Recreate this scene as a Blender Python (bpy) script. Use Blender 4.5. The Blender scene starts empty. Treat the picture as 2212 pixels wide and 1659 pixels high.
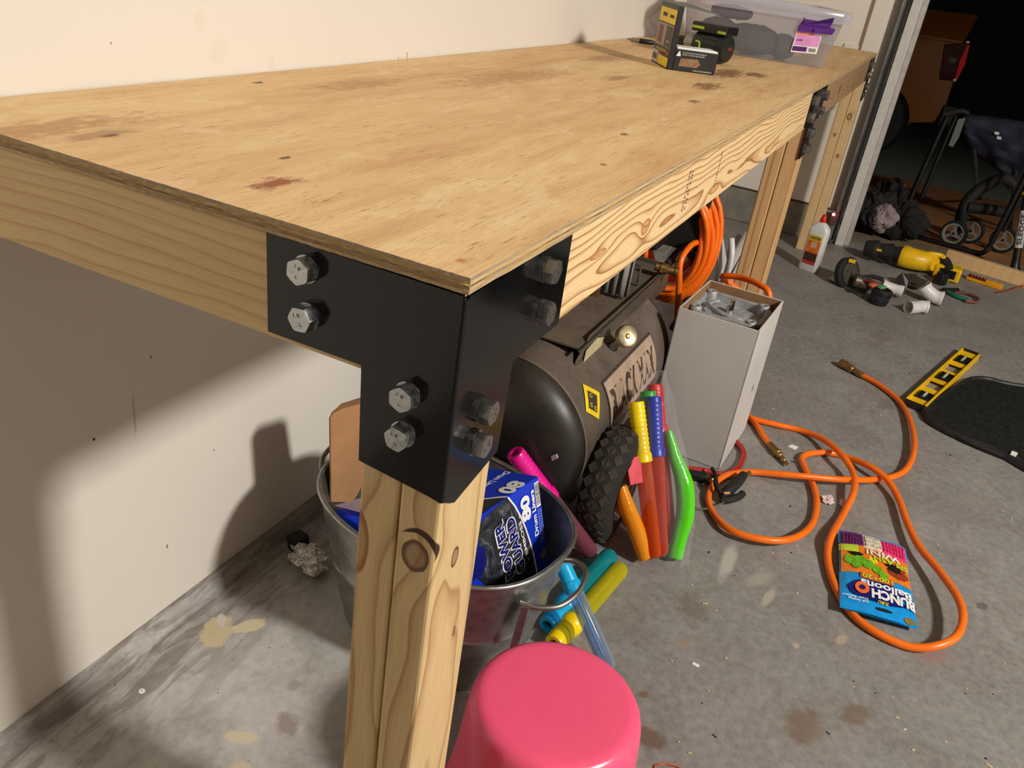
import bpy, bmesh, math, random
from mathutils import Vector, Matrix, noise
random.seed(7)
PI = math.pi
SC = bpy.context.scene
COL = SC.collection
V = Vector

# ------------------------------------------------------------------ camera
FPX = 1847.6                                  # focal length in pixels of the 2212 wide frame
CAMP = V((-0.5005, -0.2456, 1.0351))
RW = Matrix(((0.43272914, -0.89141102, 0.13465467),
             (0.36367405, 0.3092755, 0.87868643),
             (-0.82491616, -0.33126282, 0.45801558)))     # world -> camera
cam_d = bpy.data.cameras.new('camera')
cam = bpy.data.objects.new('camera', cam_d)
COL.objects.link(cam)
cam_d.sensor_width = 36.0
cam_d.lens = FPX / 2212 * 36.0
cam_d.clip_start = 0.02
cam_d.clip_end = 200
cam.matrix_world = Matrix.Translation(CAMP) @ RW.transposed().to_4x4()
SC.camera = cam

# ------------------------------------------------------------------ world, lamp, exposure
world = bpy.data.worlds.new('night')
SC.world = world
world.use_nodes = True
bg = world.node_tree.nodes['Background']
bg.inputs[0].default_value = (0.010, 0.010, 0.009, 1)
bg.inputs[1].default_value = 0.08
LAMP = V((0.12, -2.75, 2.46))
ld = bpy.data.lights.new('ceiling_bulb_light', 'SPOT')
ld.energy = 345
ld.color = (1.0, 0.95, 0.885)
ld.shadow_soft_size = 0.17
ld.spot_size = math.radians(178)
ld.spot_blend = 0.3
lo = bpy.data.objects.new('ceiling_bulb_light', ld)
lo.location = LAMP
COL.objects.link(lo)
SC.view_settings.view_transform = 'Standard'
SC.view_settings.look = 'None'
SC.view_settings.gamma = 1.0
SC.view_settings.use_curve_mapping = False
SC.view_settings.exposure = 0.56


def px(u, v, axis=2, val=0.0):
    """point of the world plane axis=val that the photograph shows at pixel (u, v)"""
    d = RW.transposed() @ V((u - 1106, 829.5 - v, -FPX))
    s = (val - CAMP[axis]) / d[axis]
    return CAMP + d * s


def pxp(u, v, p0, n):
    d = RW.transposed() @ V((u - 1106, 829.5 - v, -FPX))
    s = (V(p0) - CAMP).dot(V(n)) / d.dot(V(n))
    return CAMP + d * s


# ------------------------------------------------------------------ materials
def lin(c):
    return tuple((x / 255 / 12.92) if x / 255 <= 0.04045 else ((x / 255 + 0.055) / 1.055) ** 2.4 for x in c[:3]) + (1.0,)


class NB:
    """small node builder"""
    def __init__(s, name):
        s.m = bpy.data.materials.new(name)
        s.m.use_nodes = True
        s.nt = s.m.node_tree
        s.b = s.nt.nodes['Principled BSDF']
        s.out = s.nt.nodes['Material Output']

    def n(s, t, **kw):
        nd = s.nt.nodes.new(t)
        for k, v in kw.items():
            setattr(nd, k, v)
        return nd

    def set(s, sock, v):
        if hasattr(v, 'is_output'):
            s.nt.links.new(v, sock)
        else:
            sock.default_value = v

    def coord(s, scale=(1, 1, 1), rot=(0, 0, 0), loc=(0, 0, 0)):
        tc = s.n('ShaderNodeTexCoord')
        mp = s.n('ShaderNodeMapping')
        mp.inputs['Scale'].default_value = scale
        mp.inputs['Rotation'].default_value = rot
        mp.inputs['Location'].default_value = loc
        s.nt.links.new(tc.outputs['Object'], mp.inputs[0])
        return mp.outputs[0]

    def noise(s, vec, scale=5, detail=3, rough=0.5, dist=0.0):
        nd = s.n('ShaderNodeTexNoise')
        s.set(nd.inputs['Vector'], vec)
        nd.inputs['Scale'].default_value = scale
        nd.inputs['Detail'].default_value = detail
        nd.inputs['Roughness'].default_value = rough
        nd.inputs['Distortion'].default_value = dist
        return nd.outputs[0]

    def voro(s, vec, scale=5, feature='F1'):
        nd = s.n('ShaderNodeTexVoronoi')
        nd.feature = feature
        s.set(nd.inputs['Vector'], vec)
        nd.inputs['Scale'].default_value = scale
        return nd.outputs[0]

    def ramp(s, fac, stops):
        nd = s.n('ShaderNodeValToRGB')
        s.set(nd.inputs[0], fac)
        els = nd.color_ramp.elements
        while len(els) > 1:
            els.remove(els[-1])
        els[0].position = stops[0][0]
        c = stops[0][1]
        els[0].color = c if isinstance(c, tuple) else (c, c, c, 1)
        for p, c in stops[1:]:
            e = els.new(p)
            e.color = c if isinstance(c, tuple) else (c, c, c, 1)
        return nd.outputs[0]

    def mix(s, fac, a, b, mode='MIX'):
        nd = s.n('ShaderNodeMix')
        nd.data_type = 'RGBA'
        nd.blend_type = mode
        s.set(nd.inputs[0], fac)
        s.set(nd.inputs[6], a)
        s.set(nd.inputs[7], b)
        return nd.outputs[2]

    def math(s, op, a, b=None, c=None):
        nd = s.n('ShaderNodeMath')
        nd.operation = op
        s.set(nd.inputs[0], a)
        if b is not None:
            s.set(nd.inputs[1], b)
        if c is not None:
            s.set(nd.inputs[2], c)
        return nd.outputs[0]

    def vmath(s, op, a, b=None):
        nd = s.n('ShaderNodeVectorMath')
        nd.operation = op
        s.set(nd.inputs[0], a)
        if b is not None:
            s.set(nd.inputs[1], b)
        return nd.outputs['Value' if op in ('LENGTH', 'DISTANCE', 'DOT_PRODUCT') else 'Vector']

    def sep(s, v):
        nd = s.n('ShaderNodeSeparateXYZ')
        s.set(nd.inputs[0], v)
        return nd.outputs

    def comb(s, x, y, z):
        nd = s.n('ShaderNodeCombineXYZ')
        for i, q in enumerate((x, y, z)):
            s.set(nd.inputs[i], q)
        return nd.outputs[0]

    def bump(s, h, strength=0.3, dist=0.002):
        nd = s.n('ShaderNodeBump')
        s.set(nd.inputs['Height'], h)
        nd.inputs['Strength'].default_value = strength
        nd.inputs['Distance'].default_value = dist
        s.nt.links.new(nd.outputs[0], s.b.inputs['Normal'])

    def fin(s, color=None, rough=None, metal=None, **kw):
        if color is not None:
            s.set(s.b.inputs['Base Color'], color)
        if rough is not None:
            s.set(s.b.inputs['Roughness'], rough)
        if metal is not None:
            s.set(s.b.inputs['Metallic'], metal)
        for k, v in kw.items():
            s.set(s.b.inputs[k.replace('_', ' ')], v)
        return s.m


def plain(name, c, rough=0.5, metal=0.0, var=0.12, scale=30, bump=0.0, **kw):
    """plain coloured surface with slight procedural unevenness"""
    s = NB(name)
    co = s.coord()
    nz = s.noise(co, scale, 4, 0.6)
    l = lin(c)
    d = tuple(x * (1 - var) for x in l[:3]) + (1,)
    h = tuple(min(1, x * (1 + var)) for x in l[:3]) + (1,)
    s.fin(s.ramp(nz, [(0.3, d), (0.7, h)]), s.ramp(nz, [(0.3, max(0, rough - .05)), (0.7, min(1, rough + .06))]), metal, **kw)
    if bump:
        s.bump(nz, bump, 0.001)
    return s.m


def pine(name, axis=0, light=(214, 176, 122), dark=(168, 112, 58), freq=130.0, centre=(0, 0.035, 0.0),
         warp=0.010, seed=0.0, knots=(), bark=(92, 58, 32), contrast=1.0, tilt=0.012, cres=None):
    """sawn softwood: growth rings cut lengthwise, with knots given as (point, radius)"""
    s = NB(name)
    tc = s.n('ShaderNodeTexCoord').outputs['Object']
    sp = s.sep(tc)
    order = {0: (0, 1, 2), 1: (1, 0, 2), 2: (2, 0, 1)}[axis]
    L, A, B = sp[order[0]], sp[order[1]], sp[order[2]]
    base = s.comb(s.math('MULTIPLY', L, 0.12), A, B)
    slow = s.noise(s.vmath('ADD', s.comb(s.math('MULTIPLY', L, 0.30), A, B), (seed, seed * 1.7, 3.1)), 9, 2, 0.5)
    fast = s.noise(s.vmath('ADD', base, (seed, 0, 0)), 46, 3, 0.55)
    da = s.math('SUBTRACT', A, centre[1])
    db = s.math('SUBTRACT', B, centre[2])
    da = s.math('ADD', da, s.math('MULTIPLY', L, tilt))
    r = s.math('SQRT', s.math('ADD', s.math('MULTIPLY', da, da), s.math('MULTIPLY', db, db)))
    r = s.math('ADD', r, s.math('MULTIPLY', s.math('SUBTRACT', slow, 0.5), warp * 6))
    r = s.math('ADD', r, s.math('MULTIPLY', s.math('SUBTRACT', fast, 0.5), warp * 0.35))
    kmask = None
    for (kp, kr, kl) in knots:
        dv = s.vmath('SUBTRACT', tc, kp)
        sc = [1.0, 1.0, 1.0]
        sc[order[0]] = 1.0 / kl
        dd = s.vmath('LENGTH', s.vmath('MULTIPLY', dv, tuple(sc)))
        # rings swerve around the knot
        g = s.math('POWER', 2.718, s.math('MULTIPLY', s.math('MULTIPLY', dd, dd), -1.0 / (2 * (kr * 1.5) ** 2)))
        r = s.math('ADD', r, s.math('MULTIPLY', g, kr * 1.3))
        dn = s.math('ADD', dd, s.math('MULTIPLY', s.math('SUBTRACT', fast, 0.5), kr * 0.5))
        k = s.ramp(s.math('DIVIDE', dn, kr), [(0.0, 0.55), (0.55, 0.5), (0.82, 1.0), (0.95, 0.9), (1.0, 0.0)])
        kmask = k if kmask is None else s.math('MAXIMUM', kmask, k)
    fr = s.math('FRACT', s.math('MULTIPLY', r, freq))
    lt, dk = lin(light), lin(dark)
    md = tuple(lt[i] * .6 + dk[i] * .4 for i in range(3)) + (1,)
    ring = s.ramp(fr, [(0.0, lt), (0.5, lt), (0.78, md), (0.93, dk), (1.0, lt)])
    cloud = s.noise(s.vmath('ADD', base, (seed + 9, 2, 1)), 14, 3, 0.6)
    flat = s.ramp(cloud, [(0.3, md), (0.62, lt)])
    c = s.mix(contrast, flat, ring)
    fib = s.noise(s.comb(s.math('MULTIPLY', L, 0.03), A, B), 520, 3, 0.7)
    c = s.mix(0.35, c, s.mix(1.0, c, s.ramp(fib, [(0.35, (.62, .58, .5, 1)), (0.6, (1, 1, 1, 1))]), 'MULTIPLY'))
    if kmask is not None:
        c = s.mix(kmask, c, lin(bark))
    if cres:
        c1, r1, c2, r2 = cres
        wv = s.math('MULTIPLY', s.math('SUBTRACT', fast, .5), .006)
        m1 = s.ramp(s.math('DIVIDE', s.math('ADD', s.vmath('DISTANCE', tc, c1), wv), r1), [(.94, 1.0), (1.0, 0.0)])
        m2 = s.ramp(s.math('DIVIDE', s.math('ADD', s.vmath('DISTANCE', tc, c2), wv), r2), [(.96, 0.0), (1.02, 1.0)])
        c = s.mix(s.math('MULTIPLY', m1, m2), c, lin((58, 34, 20)))
    s.bump(s.math('ADD', s.math('MULTIPLY', fib, 0.6), s.math('MULTIPLY', fr, 0.5)), 0.25, 0.0006)
    return s.fin(c, 0.62, 0.0)


# ------------------------------------------------------------------ mesh building
class MB:
    def __init__(s):
        s.v, s.f, s.mi, s.cur = [], [], [], 0

    def mat(s, i):
        s.cur = i
        return s

    def add(s, verts, faces):
        o = len(s.v)
        s.v += [V(p) for p in verts]
        for f in faces:
            s.f.append([i + o for i in f])
            s.mi.append(s.cur)
        return s

    def box(s, lo, hi, M=None):
        x0, y0, z0 = lo
        x1, y1, z1 = hi
        vs = [V(p) for p in ((x0, y0, z0), (x1, y0, z0), (x1, y1, z0), (x0, y1, z0), (x0, y0, z1), (x1, y0, z1), (x1, y1, z1), (x0, y1, z1))]
        if M is not None:
            vs = [M @ p for p in vs]
        return s.add(vs, [(0, 3, 2, 1), (4, 5, 6, 7), (0, 1, 5, 4), (1, 2, 6, 5), (2, 3, 7, 6), (3, 0, 4, 7)])

    def obox(s, o, a, b, c):
        """box from a corner and three edge vectors"""
        o, a, b, c = V(o), V(a), V(b), V(c)
        vs = [o, o + a, o + a + b, o + b, o + c, o + a + c, o + a + b + c, o + b + c]
        fs = [(0, 3, 2, 1), (4, 5, 6, 7), (0, 1, 5, 4), (1, 2, 6, 5), (2, 3, 7, 6), (3, 0, 4, 7)]
        if a.cross(b).dot(c) < 0:
            fs = [tuple(reversed(f)) for f in fs]
        return s.add(vs, fs)

    def lathe(s, prof, M=None, n=32, cap0=False, cap1=False, sx=1, sy=1, exp=2.0):
        """profile [(r, z)] turned about z"""
        M = M or Matrix()
        vs = []
        for (r, z) in prof:
            for i in range(n):
                a = 2 * PI * i / n
                c, q = math.cos(a), math.sin(a)
                if exp != 2.0:
                    c = math.copysign(abs(c) ** (2 / exp), c)
                    q = math.copysign(abs(q) ** (2 / exp), q)
                vs.append(M @ V((r * c * sx, r * q * sy, z)))
        fs = []
        m = len(prof)
        for j in range(m - 1):
            for i in range(n):
                k = (i + 1) % n
                fs.append((j * n + i, j * n + k, (j + 1) * n + k, (j + 1) * n + i))
        if cap0:
            fs.append(tuple(reversed(range(n))))
        if cap1:
            fs.append(tuple((m - 1) * n + i for i in range(n)))
        return s.add(vs, fs)

    def cyl(s, p0, p1, r0, r1=None, n=16, caps=True):
        p0, p1 = V(p0), V(p1)
        r1 = r0 if r1 is None else r1
        M = frame(p0, p1 - p0)
        return s.lathe([(r0, 0), (r1, (p1 - p0).length)], M, n, caps, caps)

    def tube(s, pts, r, n=10, caps=True, closed=False):
        pts = [V(p) for p in pts]
        m = len(pts)
        rs = r if isinstance(r, (list, tuple)) else [r] * m
        vs, fs = [], []
        nrm = None
        for i in range(m):
            if closed:
                t = (pts[(i + 1) % m] - pts[i - 1]).normalized()
            else:
                t = (pts[min(i + 1, m - 1)] - pts[max(i - 1, 0)]).normalized()
            if nrm is None:
                nrm = t.orthogonal().normalized()
            nrm = (nrm - t * nrm.dot(t)).normalized()
            bn = t.cross(nrm)
            for k in range(n):
                a = 2 * PI * k / n
                vs.append(pts[i] + (nrm * math.cos(a) + bn * math.sin(a)) * rs[i])
        for i in range(m if closed else m - 1):
            j = (i + 1) % m
            for k in range(n):
                q = (k + 1) % n
                fs.append((i * n + k, i * n + q, j * n + q, j * n + k))
        if caps and not closed:
            fs.append(tuple(reversed(range(n))))
            fs.append(tuple((m - 1) * n + k for k in range(n)))
        return s.add(vs, fs)

    def poly(s, pts, off):
        """flat outline pts extruded by vector off"""
        pts = [V(p) for p in pts]
        off = V(off)
        n = len(pts)
        vs = pts + [p + off for p in pts]
        nn = V((0, 0, 0))
        for i in range(n):
            nn += pts[i].cross(pts[(i + 1) % n])
        fs = [tuple(reversed(range(n))), tuple(range(n, 2 * n))] + [(i, (i + 1) % n, n + (i + 1) % n, n + i) for i in range(n)]
        if nn.dot(off) < 0:
            fs = [tuple(reversed(f)) for f in fs]
        return s.add(vs, fs)

    def ball(s, c, r, n=16, sc=(1, 1, 1)):
        prof = [(max(1e-4, math.sin(PI * i / (n // 2))) * r, -math.cos(PI * i / (n // 2)) * r) for i in range(n // 2 + 1)]
        M = Matrix.Translation(V(c)) @ Matrix.Diagonal((*sc, 1))
        return s.lathe(prof, M, n)

    def build(s, name, mats, parent=None, smooth=None, bevel=0, solid=0, subd=0, origin=None):
        """verts are in world space; the object gets the parent's frame, or its own origin when top-level"""
        me = bpy.data.meshes.new(name)
        if parent is not None:
            inv = WM[parent.name].inverted()
        else:
            if origin is None:
                n = len(s.v)
                origin = V((sum(p.x for p in s.v) / n, sum(p.y for p in s.v) / n, min(p.z for p in s.v)))
            inv = Matrix.Translation(-V(origin))
        me.from_pydata([inv @ p for p in s.v], [], s.f)
        for m in (mats if isinstance(mats, (list, tuple)) else [mats]):
            me.materials.append(m)
        me.polygons.foreach_set('material_index', s.mi)
        me.update()
        if smooth is not None:
            me.polygons.foreach_set('use_smooth', [True] * len(me.polygons))
            me.set_sharp_from_angle(angle=math.radians(smooth))
        o = bpy.data.objects.new(name, me)
        COL.objects.link(o)
        if name in ('small_print', 'barcode_bars', 'ink_mark', 'white_stripe'):
            o['kind'] = 'stuff'
        if parent is not None:
            o.parent = parent
            WM[o.name] = WM[parent.name].copy()
        else:
            o.location = origin
            WM[o.name] = Matrix.Translation(V(origin))
        if solid:
            md = o.modifiers.new('thickness', 'SOLIDIFY')
            md.thickness = solid
            md.offset = 0
        if bevel:
            md = o.modifiers.new('bevel', 'BEVEL')
            md.width = bevel
            md.segments = 2
            md.limit_method = 'ANGLE'
            md.angle_limit = math.radians(40)
        if subd:
            md = o.modifiers.new('subdivision', 'SUBSURF')
            md.levels = md.render_levels = subd
        return o


WM = {}


def frame(p, z, xh=None):
    z = V(z).normalized()
    x = V(xh) if xh is not None else z.orthogonal()
    x = (x - z * x.dot(z)).normalized()
    y = z.cross(x)
    M = Matrix((x, y, z)).transposed().to_4x4()
    return Matrix.Translation(V(p)) @ M


def tag(o, label, cat, group=None, kind=None):
    o['label'] = label
    o['category'] = cat
    if group:
        o['group'] = group
    if kind:
        o['kind'] = kind
    return o


def thing(name, label, cat, loc=(0, 0, 0), group=None):
    o = bpy.data.objects.new(name, None)
    COL.objects.link(o)
    o.location = loc
    o.empty_display_size = 0.05
    WM[o.name] = Matrix.Translation(V(loc))
    return tag(o, label, cat, group)


def struct(o):
    o['kind'] = 'structure'
    return o


def catmull(pts, k=8, closed=False):
    pts = [V(p) for p in pts]
    n = len(pts)
    out = []
    for i in range(n if closed else n - 1):
        if closed:
            a, b, c, d = pts[i - 1], pts[i], pts[(i + 1) % n], pts[(i + 2) % n]
        else:
            a, b, c, d = pts[max(i - 1, 0)], pts[i], pts[i + 1], pts[min(i + 2, n - 1)]
        for j in range(k):
            t = j / k
            out.append(0.5 * ((2 * b) + (c - a) * t + (2 * a - 5 * b + 4 * c - d) * t * t + (3 * b - a - 3 * c + d) * t ** 3))
    if not closed:
        out.append(pts[-1])
    return out


def text(name, body, parent, p, right, up, h, mat, width=None, depth=0.0006, bold=0.0, align='LEFT', origin=None, label=None, wrap=None):
    """flat lettering; p is the baseline start, h the capital height"""
    cu = bpy.data.curves.new('lettering', 'FONT')
    cu.body = body
    cu.size = 1.0
    cu.extrude = 0
    cu.offset = bold
    cu.align_x = align
    cu.resolution_u = 3
    ob = bpy.data.objects.new('tmp', cu)
    COL.objects.link(ob)
    dg = bpy.context.evaluated_depsgraph_get()
    me = bpy.data.meshes.new_from_object(ob.evaluated_get(dg))
    COL.objects.unlink(ob)
    bpy.data.objects.remove(ob)
    xs = [v.co.x for v in me.vertices]
    if not xs:
        return None
    w0 = max(xs) - min(xs)
    x0 = min(xs)
    sy = h / 0.70
    sx = (width / w0) if width else sy
    right, up = V(right).normalized(), V(up).normalized()
    nrm = right.cross(up).normalized()
    mb = MB()
    P = V(p)
    vs = [P + right * ((v.co.x - (x0 if align == 'LEFT' else 0)) * sx) + up * (v.co.y * sy) + nrm * depth for v in me.vertices]
    if wrap:
        vs = [wrap(q) for q in vs]
    mb.add(vs, [tuple(pp.vertices) for pp in me.polygons])
    bpy.data.meshes.remove(me)
    o = mb.build(name, mat, parent, origin=origin)
    if label:
        o['label'] = label
    return o


def copy_tree(o, parent=None):
    c = o.copy()
    COL.objects.link(c)
    c.parent = parent
    for ch in list(o.children):
        copy_tree(ch, c)
    return c


# ------------------------------------------------------------------ setting: the garage
def concrete():
    s = NB('concrete')
    co = s.coord()
    big = s.noise(co, 1.3, 5, 0.6, 0.6)
    med = s.noise(co, 7, 6, 0.65, 0.4)
    fine = s.noise(co, 60, 5, 0.7)
    c = s.ramp(big, [(0.3, lin((122, 121, 119))), (0.5, lin((138, 136, 133))), (0.7, lin((151, 149, 146)))])
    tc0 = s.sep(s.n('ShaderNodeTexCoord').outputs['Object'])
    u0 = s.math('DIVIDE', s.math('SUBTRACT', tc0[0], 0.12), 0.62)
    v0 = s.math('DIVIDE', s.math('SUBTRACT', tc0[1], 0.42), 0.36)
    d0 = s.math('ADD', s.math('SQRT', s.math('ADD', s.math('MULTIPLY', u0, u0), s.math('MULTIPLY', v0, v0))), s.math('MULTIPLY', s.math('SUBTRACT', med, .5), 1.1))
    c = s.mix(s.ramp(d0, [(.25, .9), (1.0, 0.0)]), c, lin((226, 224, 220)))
    c = s.mix(s.ramp(med, [(0.38, 0.55), (0.58, 0.0)]), c, lin((112, 107, 101)))
    c = s.mix(s.ramp(med, [(0.62, 0.0), (0.72, 0.55)]), c, lin((166, 160, 150)))
    c = s.mix(0.35, c, s.ramp(fine, [(0.3, lin((88, 84, 78))), (0.7, lin((178, 172, 164)))]))
    # streaks running along the back wall
    tc = s.n('ShaderNodeTexCoord').outputs['Object']
    sp = s.sep(tc)
    st = s.noise(s.comb(s.math('MULTIPLY', sp[0], 7.0), s.math('MULTIPLY', sp[1], 34.0), s.math('MULTIPLY', sp[2], 30.0)), 1.0, 5, 0.65, 0.8)
    near = s.ramp(sp[1], [(0.38, 0.0), (0.52, 0.9)])
    c = s.mix(s.math('MULTIPLY', near, s.ramp(st, [(0.42, 0.75), (0.54, 0.0)])), c, lin((112, 100, 92)))
    edge = s.math('SUBTRACT', med, 0.5)
    edge2 = s.math('SUBTRACT', fine, 0.5)

    def blob(c, x, y, rx, ry, col, k=1.0, rot=0.0, soft=0.25, speck=0.0, ragged=0.9):
        dx = s.math('SUBTRACT', sp[0], x)
        dy = s.math('SUBTRACT', sp[1], y)
        cr, sr = math.cos(rot), math.sin(rot)
        u = s.math('ADD', s.math('MULTIPLY', dx, cr / rx), s.math('MULTIPLY', dy, sr / rx))
        v = s.math('ADD', s.math('MULTIPLY', dx, -sr / ry), s.math('MULTIPLY', dy, cr / ry))
        d = s.math('SQRT', s.math('ADD', s.math('MULTIPLY', u, u), s.math('MULTIPLY', v, v)))
        d = s.math('ADD', d, s.math('MULTIPLY', edge, 2.2 * ragged))
        d = s.math('ADD', d, s.math('MULTIPLY', edge2, 0.7 * ragged + speck))
        return s.mix(s.ramp(d, [(max(0.0, 0.8 - soft), k), (0.95, 0.0)]), c, lin(col))

    c = blob(c, 0.27, 0.50, 0.035, 0.024, (205, 190, 150), 0.9, 0.5, 0.1, 0.9)
    c = blob(c, 0.315, 0.470, 0.026, 0.013, (214, 202, 164), 0.9, -0.5, 0.1, 0.5)
    c = blob(c, 0.30, 0.515, 0.014, 0.006, (208, 196, 190), 0.9, 0.8, 0.1)
    c = blob(c, 0.145, 0.335, 0.03, 0.014, (212, 200, 170), 0.85, -1.1, 0.15, 0.3)
    c = blob(c, 0.10, 0.30, 0.02, 0.02, (206, 192, 160), 0.7, -1.1, 0.15, 0.3)
    c = blob(c, 0.195, 0.30, 0.033, 0.022, (128, 108, 92), 0.6, 0.9, 0.3)
    c = blob(c, 0.255, 0.335, 0.016, 0.012, (140, 128, 114), 0.5, 0.3, 0.2)
    for (u, v, rx, ry, col, k) in ((1740, 1570, .045, .03, (118, 100, 84), .75), (1850, 1545, .035, .02, (116, 98, 82), .7),
                                   (1500, 1315, .06, .045, (108, 100, 90), .6), (1640, 1250, .05, .02, (176, 168, 156), .55),
                                   (1570, 1215, .07, .018, (196, 190, 180), .7), (1660, 1290, .045, .01, (190, 180, 164), .6),
                                   (2020, 1410, .05, .025, (150, 118, 110), .6), (1395, 1590, .02, .03, (104, 78, 60), .75),
                                   (1390, 1500, .01, .008, (120, 88, 62), .7), (1880, 1275, .03, .02, (168, 158, 138), .5),
                                   (2120, 1310, .02, .012, (90, 86, 84), .7), (1930, 870, .12, .03, (108, 104, 98), .5),
                                   (1900, 730, .10, .05, (126, 114, 98), .5), (2100, 1080, .03, .03, (150, 138, 122), .5),
                                   (1480, 1390, .03, .012, (152, 134, 108), .5), (1820, 1380, .02, .01, (186, 170, 140), .6),
                                   (1720, 1395, .012, .008, (190, 176, 148), .7)):
        p = px(u, v)
        c = blob(c, p.x, p.y, rx, ry, col, k, random.uniform(-.6, .6), 0.3)
    vo = s.voro(co, 42)
    pick = s.ramp(s.noise(co, 11, 2), [(0.52, 0.0), (0.62, 1.0)])
    c = s.mix(s.math('MULTIPLY', pick, s.ramp(vo, [(0.0, 0.8), (0.09, 0.0)])), c, lin((80, 70, 60)))
    s.bump(s.math('ADD', s.math('MULTIPLY', med, 0.8), s.math('MULTIPLY', fine, 0.35)), 0.35, 0.003)
    return s.fin(c, s.ramp(med, [(0.3, 0.50), (0.7, 0.68)]), 0.0)


M_CONC = concrete()


def wallpaint(name, col, marks=()):
    s = NB(name)
    co = s.coord()
    nz = s.noise(co, 2.0, 3, 0.5)
    l = lin(col)
    c = s.ramp(nz, [(0.3, tuple(x * .96 for x in l[:3]) + (1,)), (0.7, l)])
    tc = s.n('ShaderNodeTexCoord').outputs['Object']
    w = s.noise(co, 70, 3)
    for (p, r, sc, col2, k) in marks:
        d = s.vmath('LENGTH', s.vmath('MULTIPLY', s.vmath('SUBTRACT', tc, p), sc))
        d = s.math('ADD', d, s.math('MULTIPLY', s.math('SUBTRACT', w, .5), r * 1.6))
        c = s.mix(s.ramp(s.math('DIVIDE', d, r), [(0.55, k), (1.0, 0.0)]), c, lin(col2))
    s.bump(s.noise(co, 260, 3, 0.6), 0.12, 0.0008)
    return s.fin(c, 0.75)


M_WALL = wallpaint('painted_drywall', (226, 219, 208), [
    (tuple(px(203, 949, 1, .584)), .0022, (1, 1, 1), (40, 26, 20), 1.0),
    (tuple(px(462, 972, 1, .584)), .0016, (1, 1, .7), (60, 50, 44), .9),
    (tuple(px(326, 771, 1, .584)), .0016, (1, 1, .6), (70, 60, 52), .8),
    (tuple(px(560, 1122, 1, .584)), .002, (1, 1, 1), (40, 34, 30), .9),
    (tuple(px(361, 1180, 1, .584)), .002, (1, 1, .5), (90, 84, 80), .8),
    (tuple(px(290, 900, 1, .584)), .003, (1, 1, .07), (120, 112, 90), .35),
    (tuple(px(430, 44, 1, .584)), .010, (1, 1, .5), (212, 196, 178), .22),
    (tuple(px(585, 135, 1, .584)), .010, (1, 1, .8), (212, 196, 176), .22),
    (tuple(px(470, 115, 1, .584)), .014, (.6, 1, .8), (214, 198, 180), .22),
    (tuple(px(240, 93, 1, .584)), .0022, (1, 1, 1), (140, 120, 100), .7),
    (tuple(px(1250, 85, 1, .584)), .022, (1, 1, .6), (206, 186, 166), .22)])
M_WALLP = wallpaint('painted_drywall_plain', (226, 219, 208))
M_CEIL = wallpaint('ceiling_paint', (222, 218, 208))
XF = 3.60            # inner face of the wall with the garage door
YR = -5.4
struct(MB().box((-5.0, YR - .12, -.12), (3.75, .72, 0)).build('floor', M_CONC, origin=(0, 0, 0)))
struct(MB().box((-5.0, .584, .028), (XF + .1, .70, 2.62)).build('wall_back', M_WALL, origin=(0, 0, 0)))
struct(MB().box((-5.0, YR - .12, -.0), (-4.9, .70, 2.62)).build('wall_near', wallpaint('darkened_tan_wall', (150, 138, 122))))  # unseen wall, set far back and coloured darker to dim the bracket reflections
struct(MB().box((-5.0, YR - .12, 0), (3.7, YR, 2.62)).build('wall_right', M_WALLP))
struct(MB().box((-5.0, YR - .12, 2.62), (3.75, .70, 2.72)).build('ceiling', M_CEIL))
M_CURB = plain('curb_concrete', (128, 122, 112), .8, var=.25, scale=18, bump=.5)
# low concrete footing below the drywall
mb = MB()
mb.poly([(-4.9, .560, 0), (-4.9, .584, 0), (-4.9, .584, .028), (-4.9, .574, .028)], (8.48, 0, 0))
struct(mb.build('trim_1', M_CONC, origin=(0, 0, 0)))
struct(MB().box((3.585, -.045, 0), (3.72, .584, .15)).build('trim_2', M_CURB, bevel=.006))
struct(MB().box((3.592, .0, .149), (3.605, .584, .158)).build('trim_3', plain('dark_caulk', (70, 56, 38), .9)))
# far wall with rounded return beside the opening, and header over the door
mb = MB()
prof = [(3.70, .584), (XF, .584), (XF, .02)]
for i in range(9):
    a = PI / 2 * i / 8
    prof.append((XF + .05 - .05 * math.cos(a), .02 - .05 * math.sin(a)))
prof += [(3.70, -.03)]
mb.poly([(x, y, .15) for x, y in prof], (0, 0, 2.47))
struct(mb.build('wall_far', M_WALLP, smooth=40))
struct(MB().box((XF, YR, 2.15), (3.70, -.03, 2.62)).build('wall_header', M_WALLP))
# vertical strip and groove on the far wall
struct(MB().box((3.5935, .072, .16), (3.601, .082, 2.6)).build('trim_4', plain('brown_gap', (138, 112, 88), .9)))
struct(MB().box((3.590, .0825, .80), (3.601, .14, .835)).build('trim_5', M_WALLP))
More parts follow.
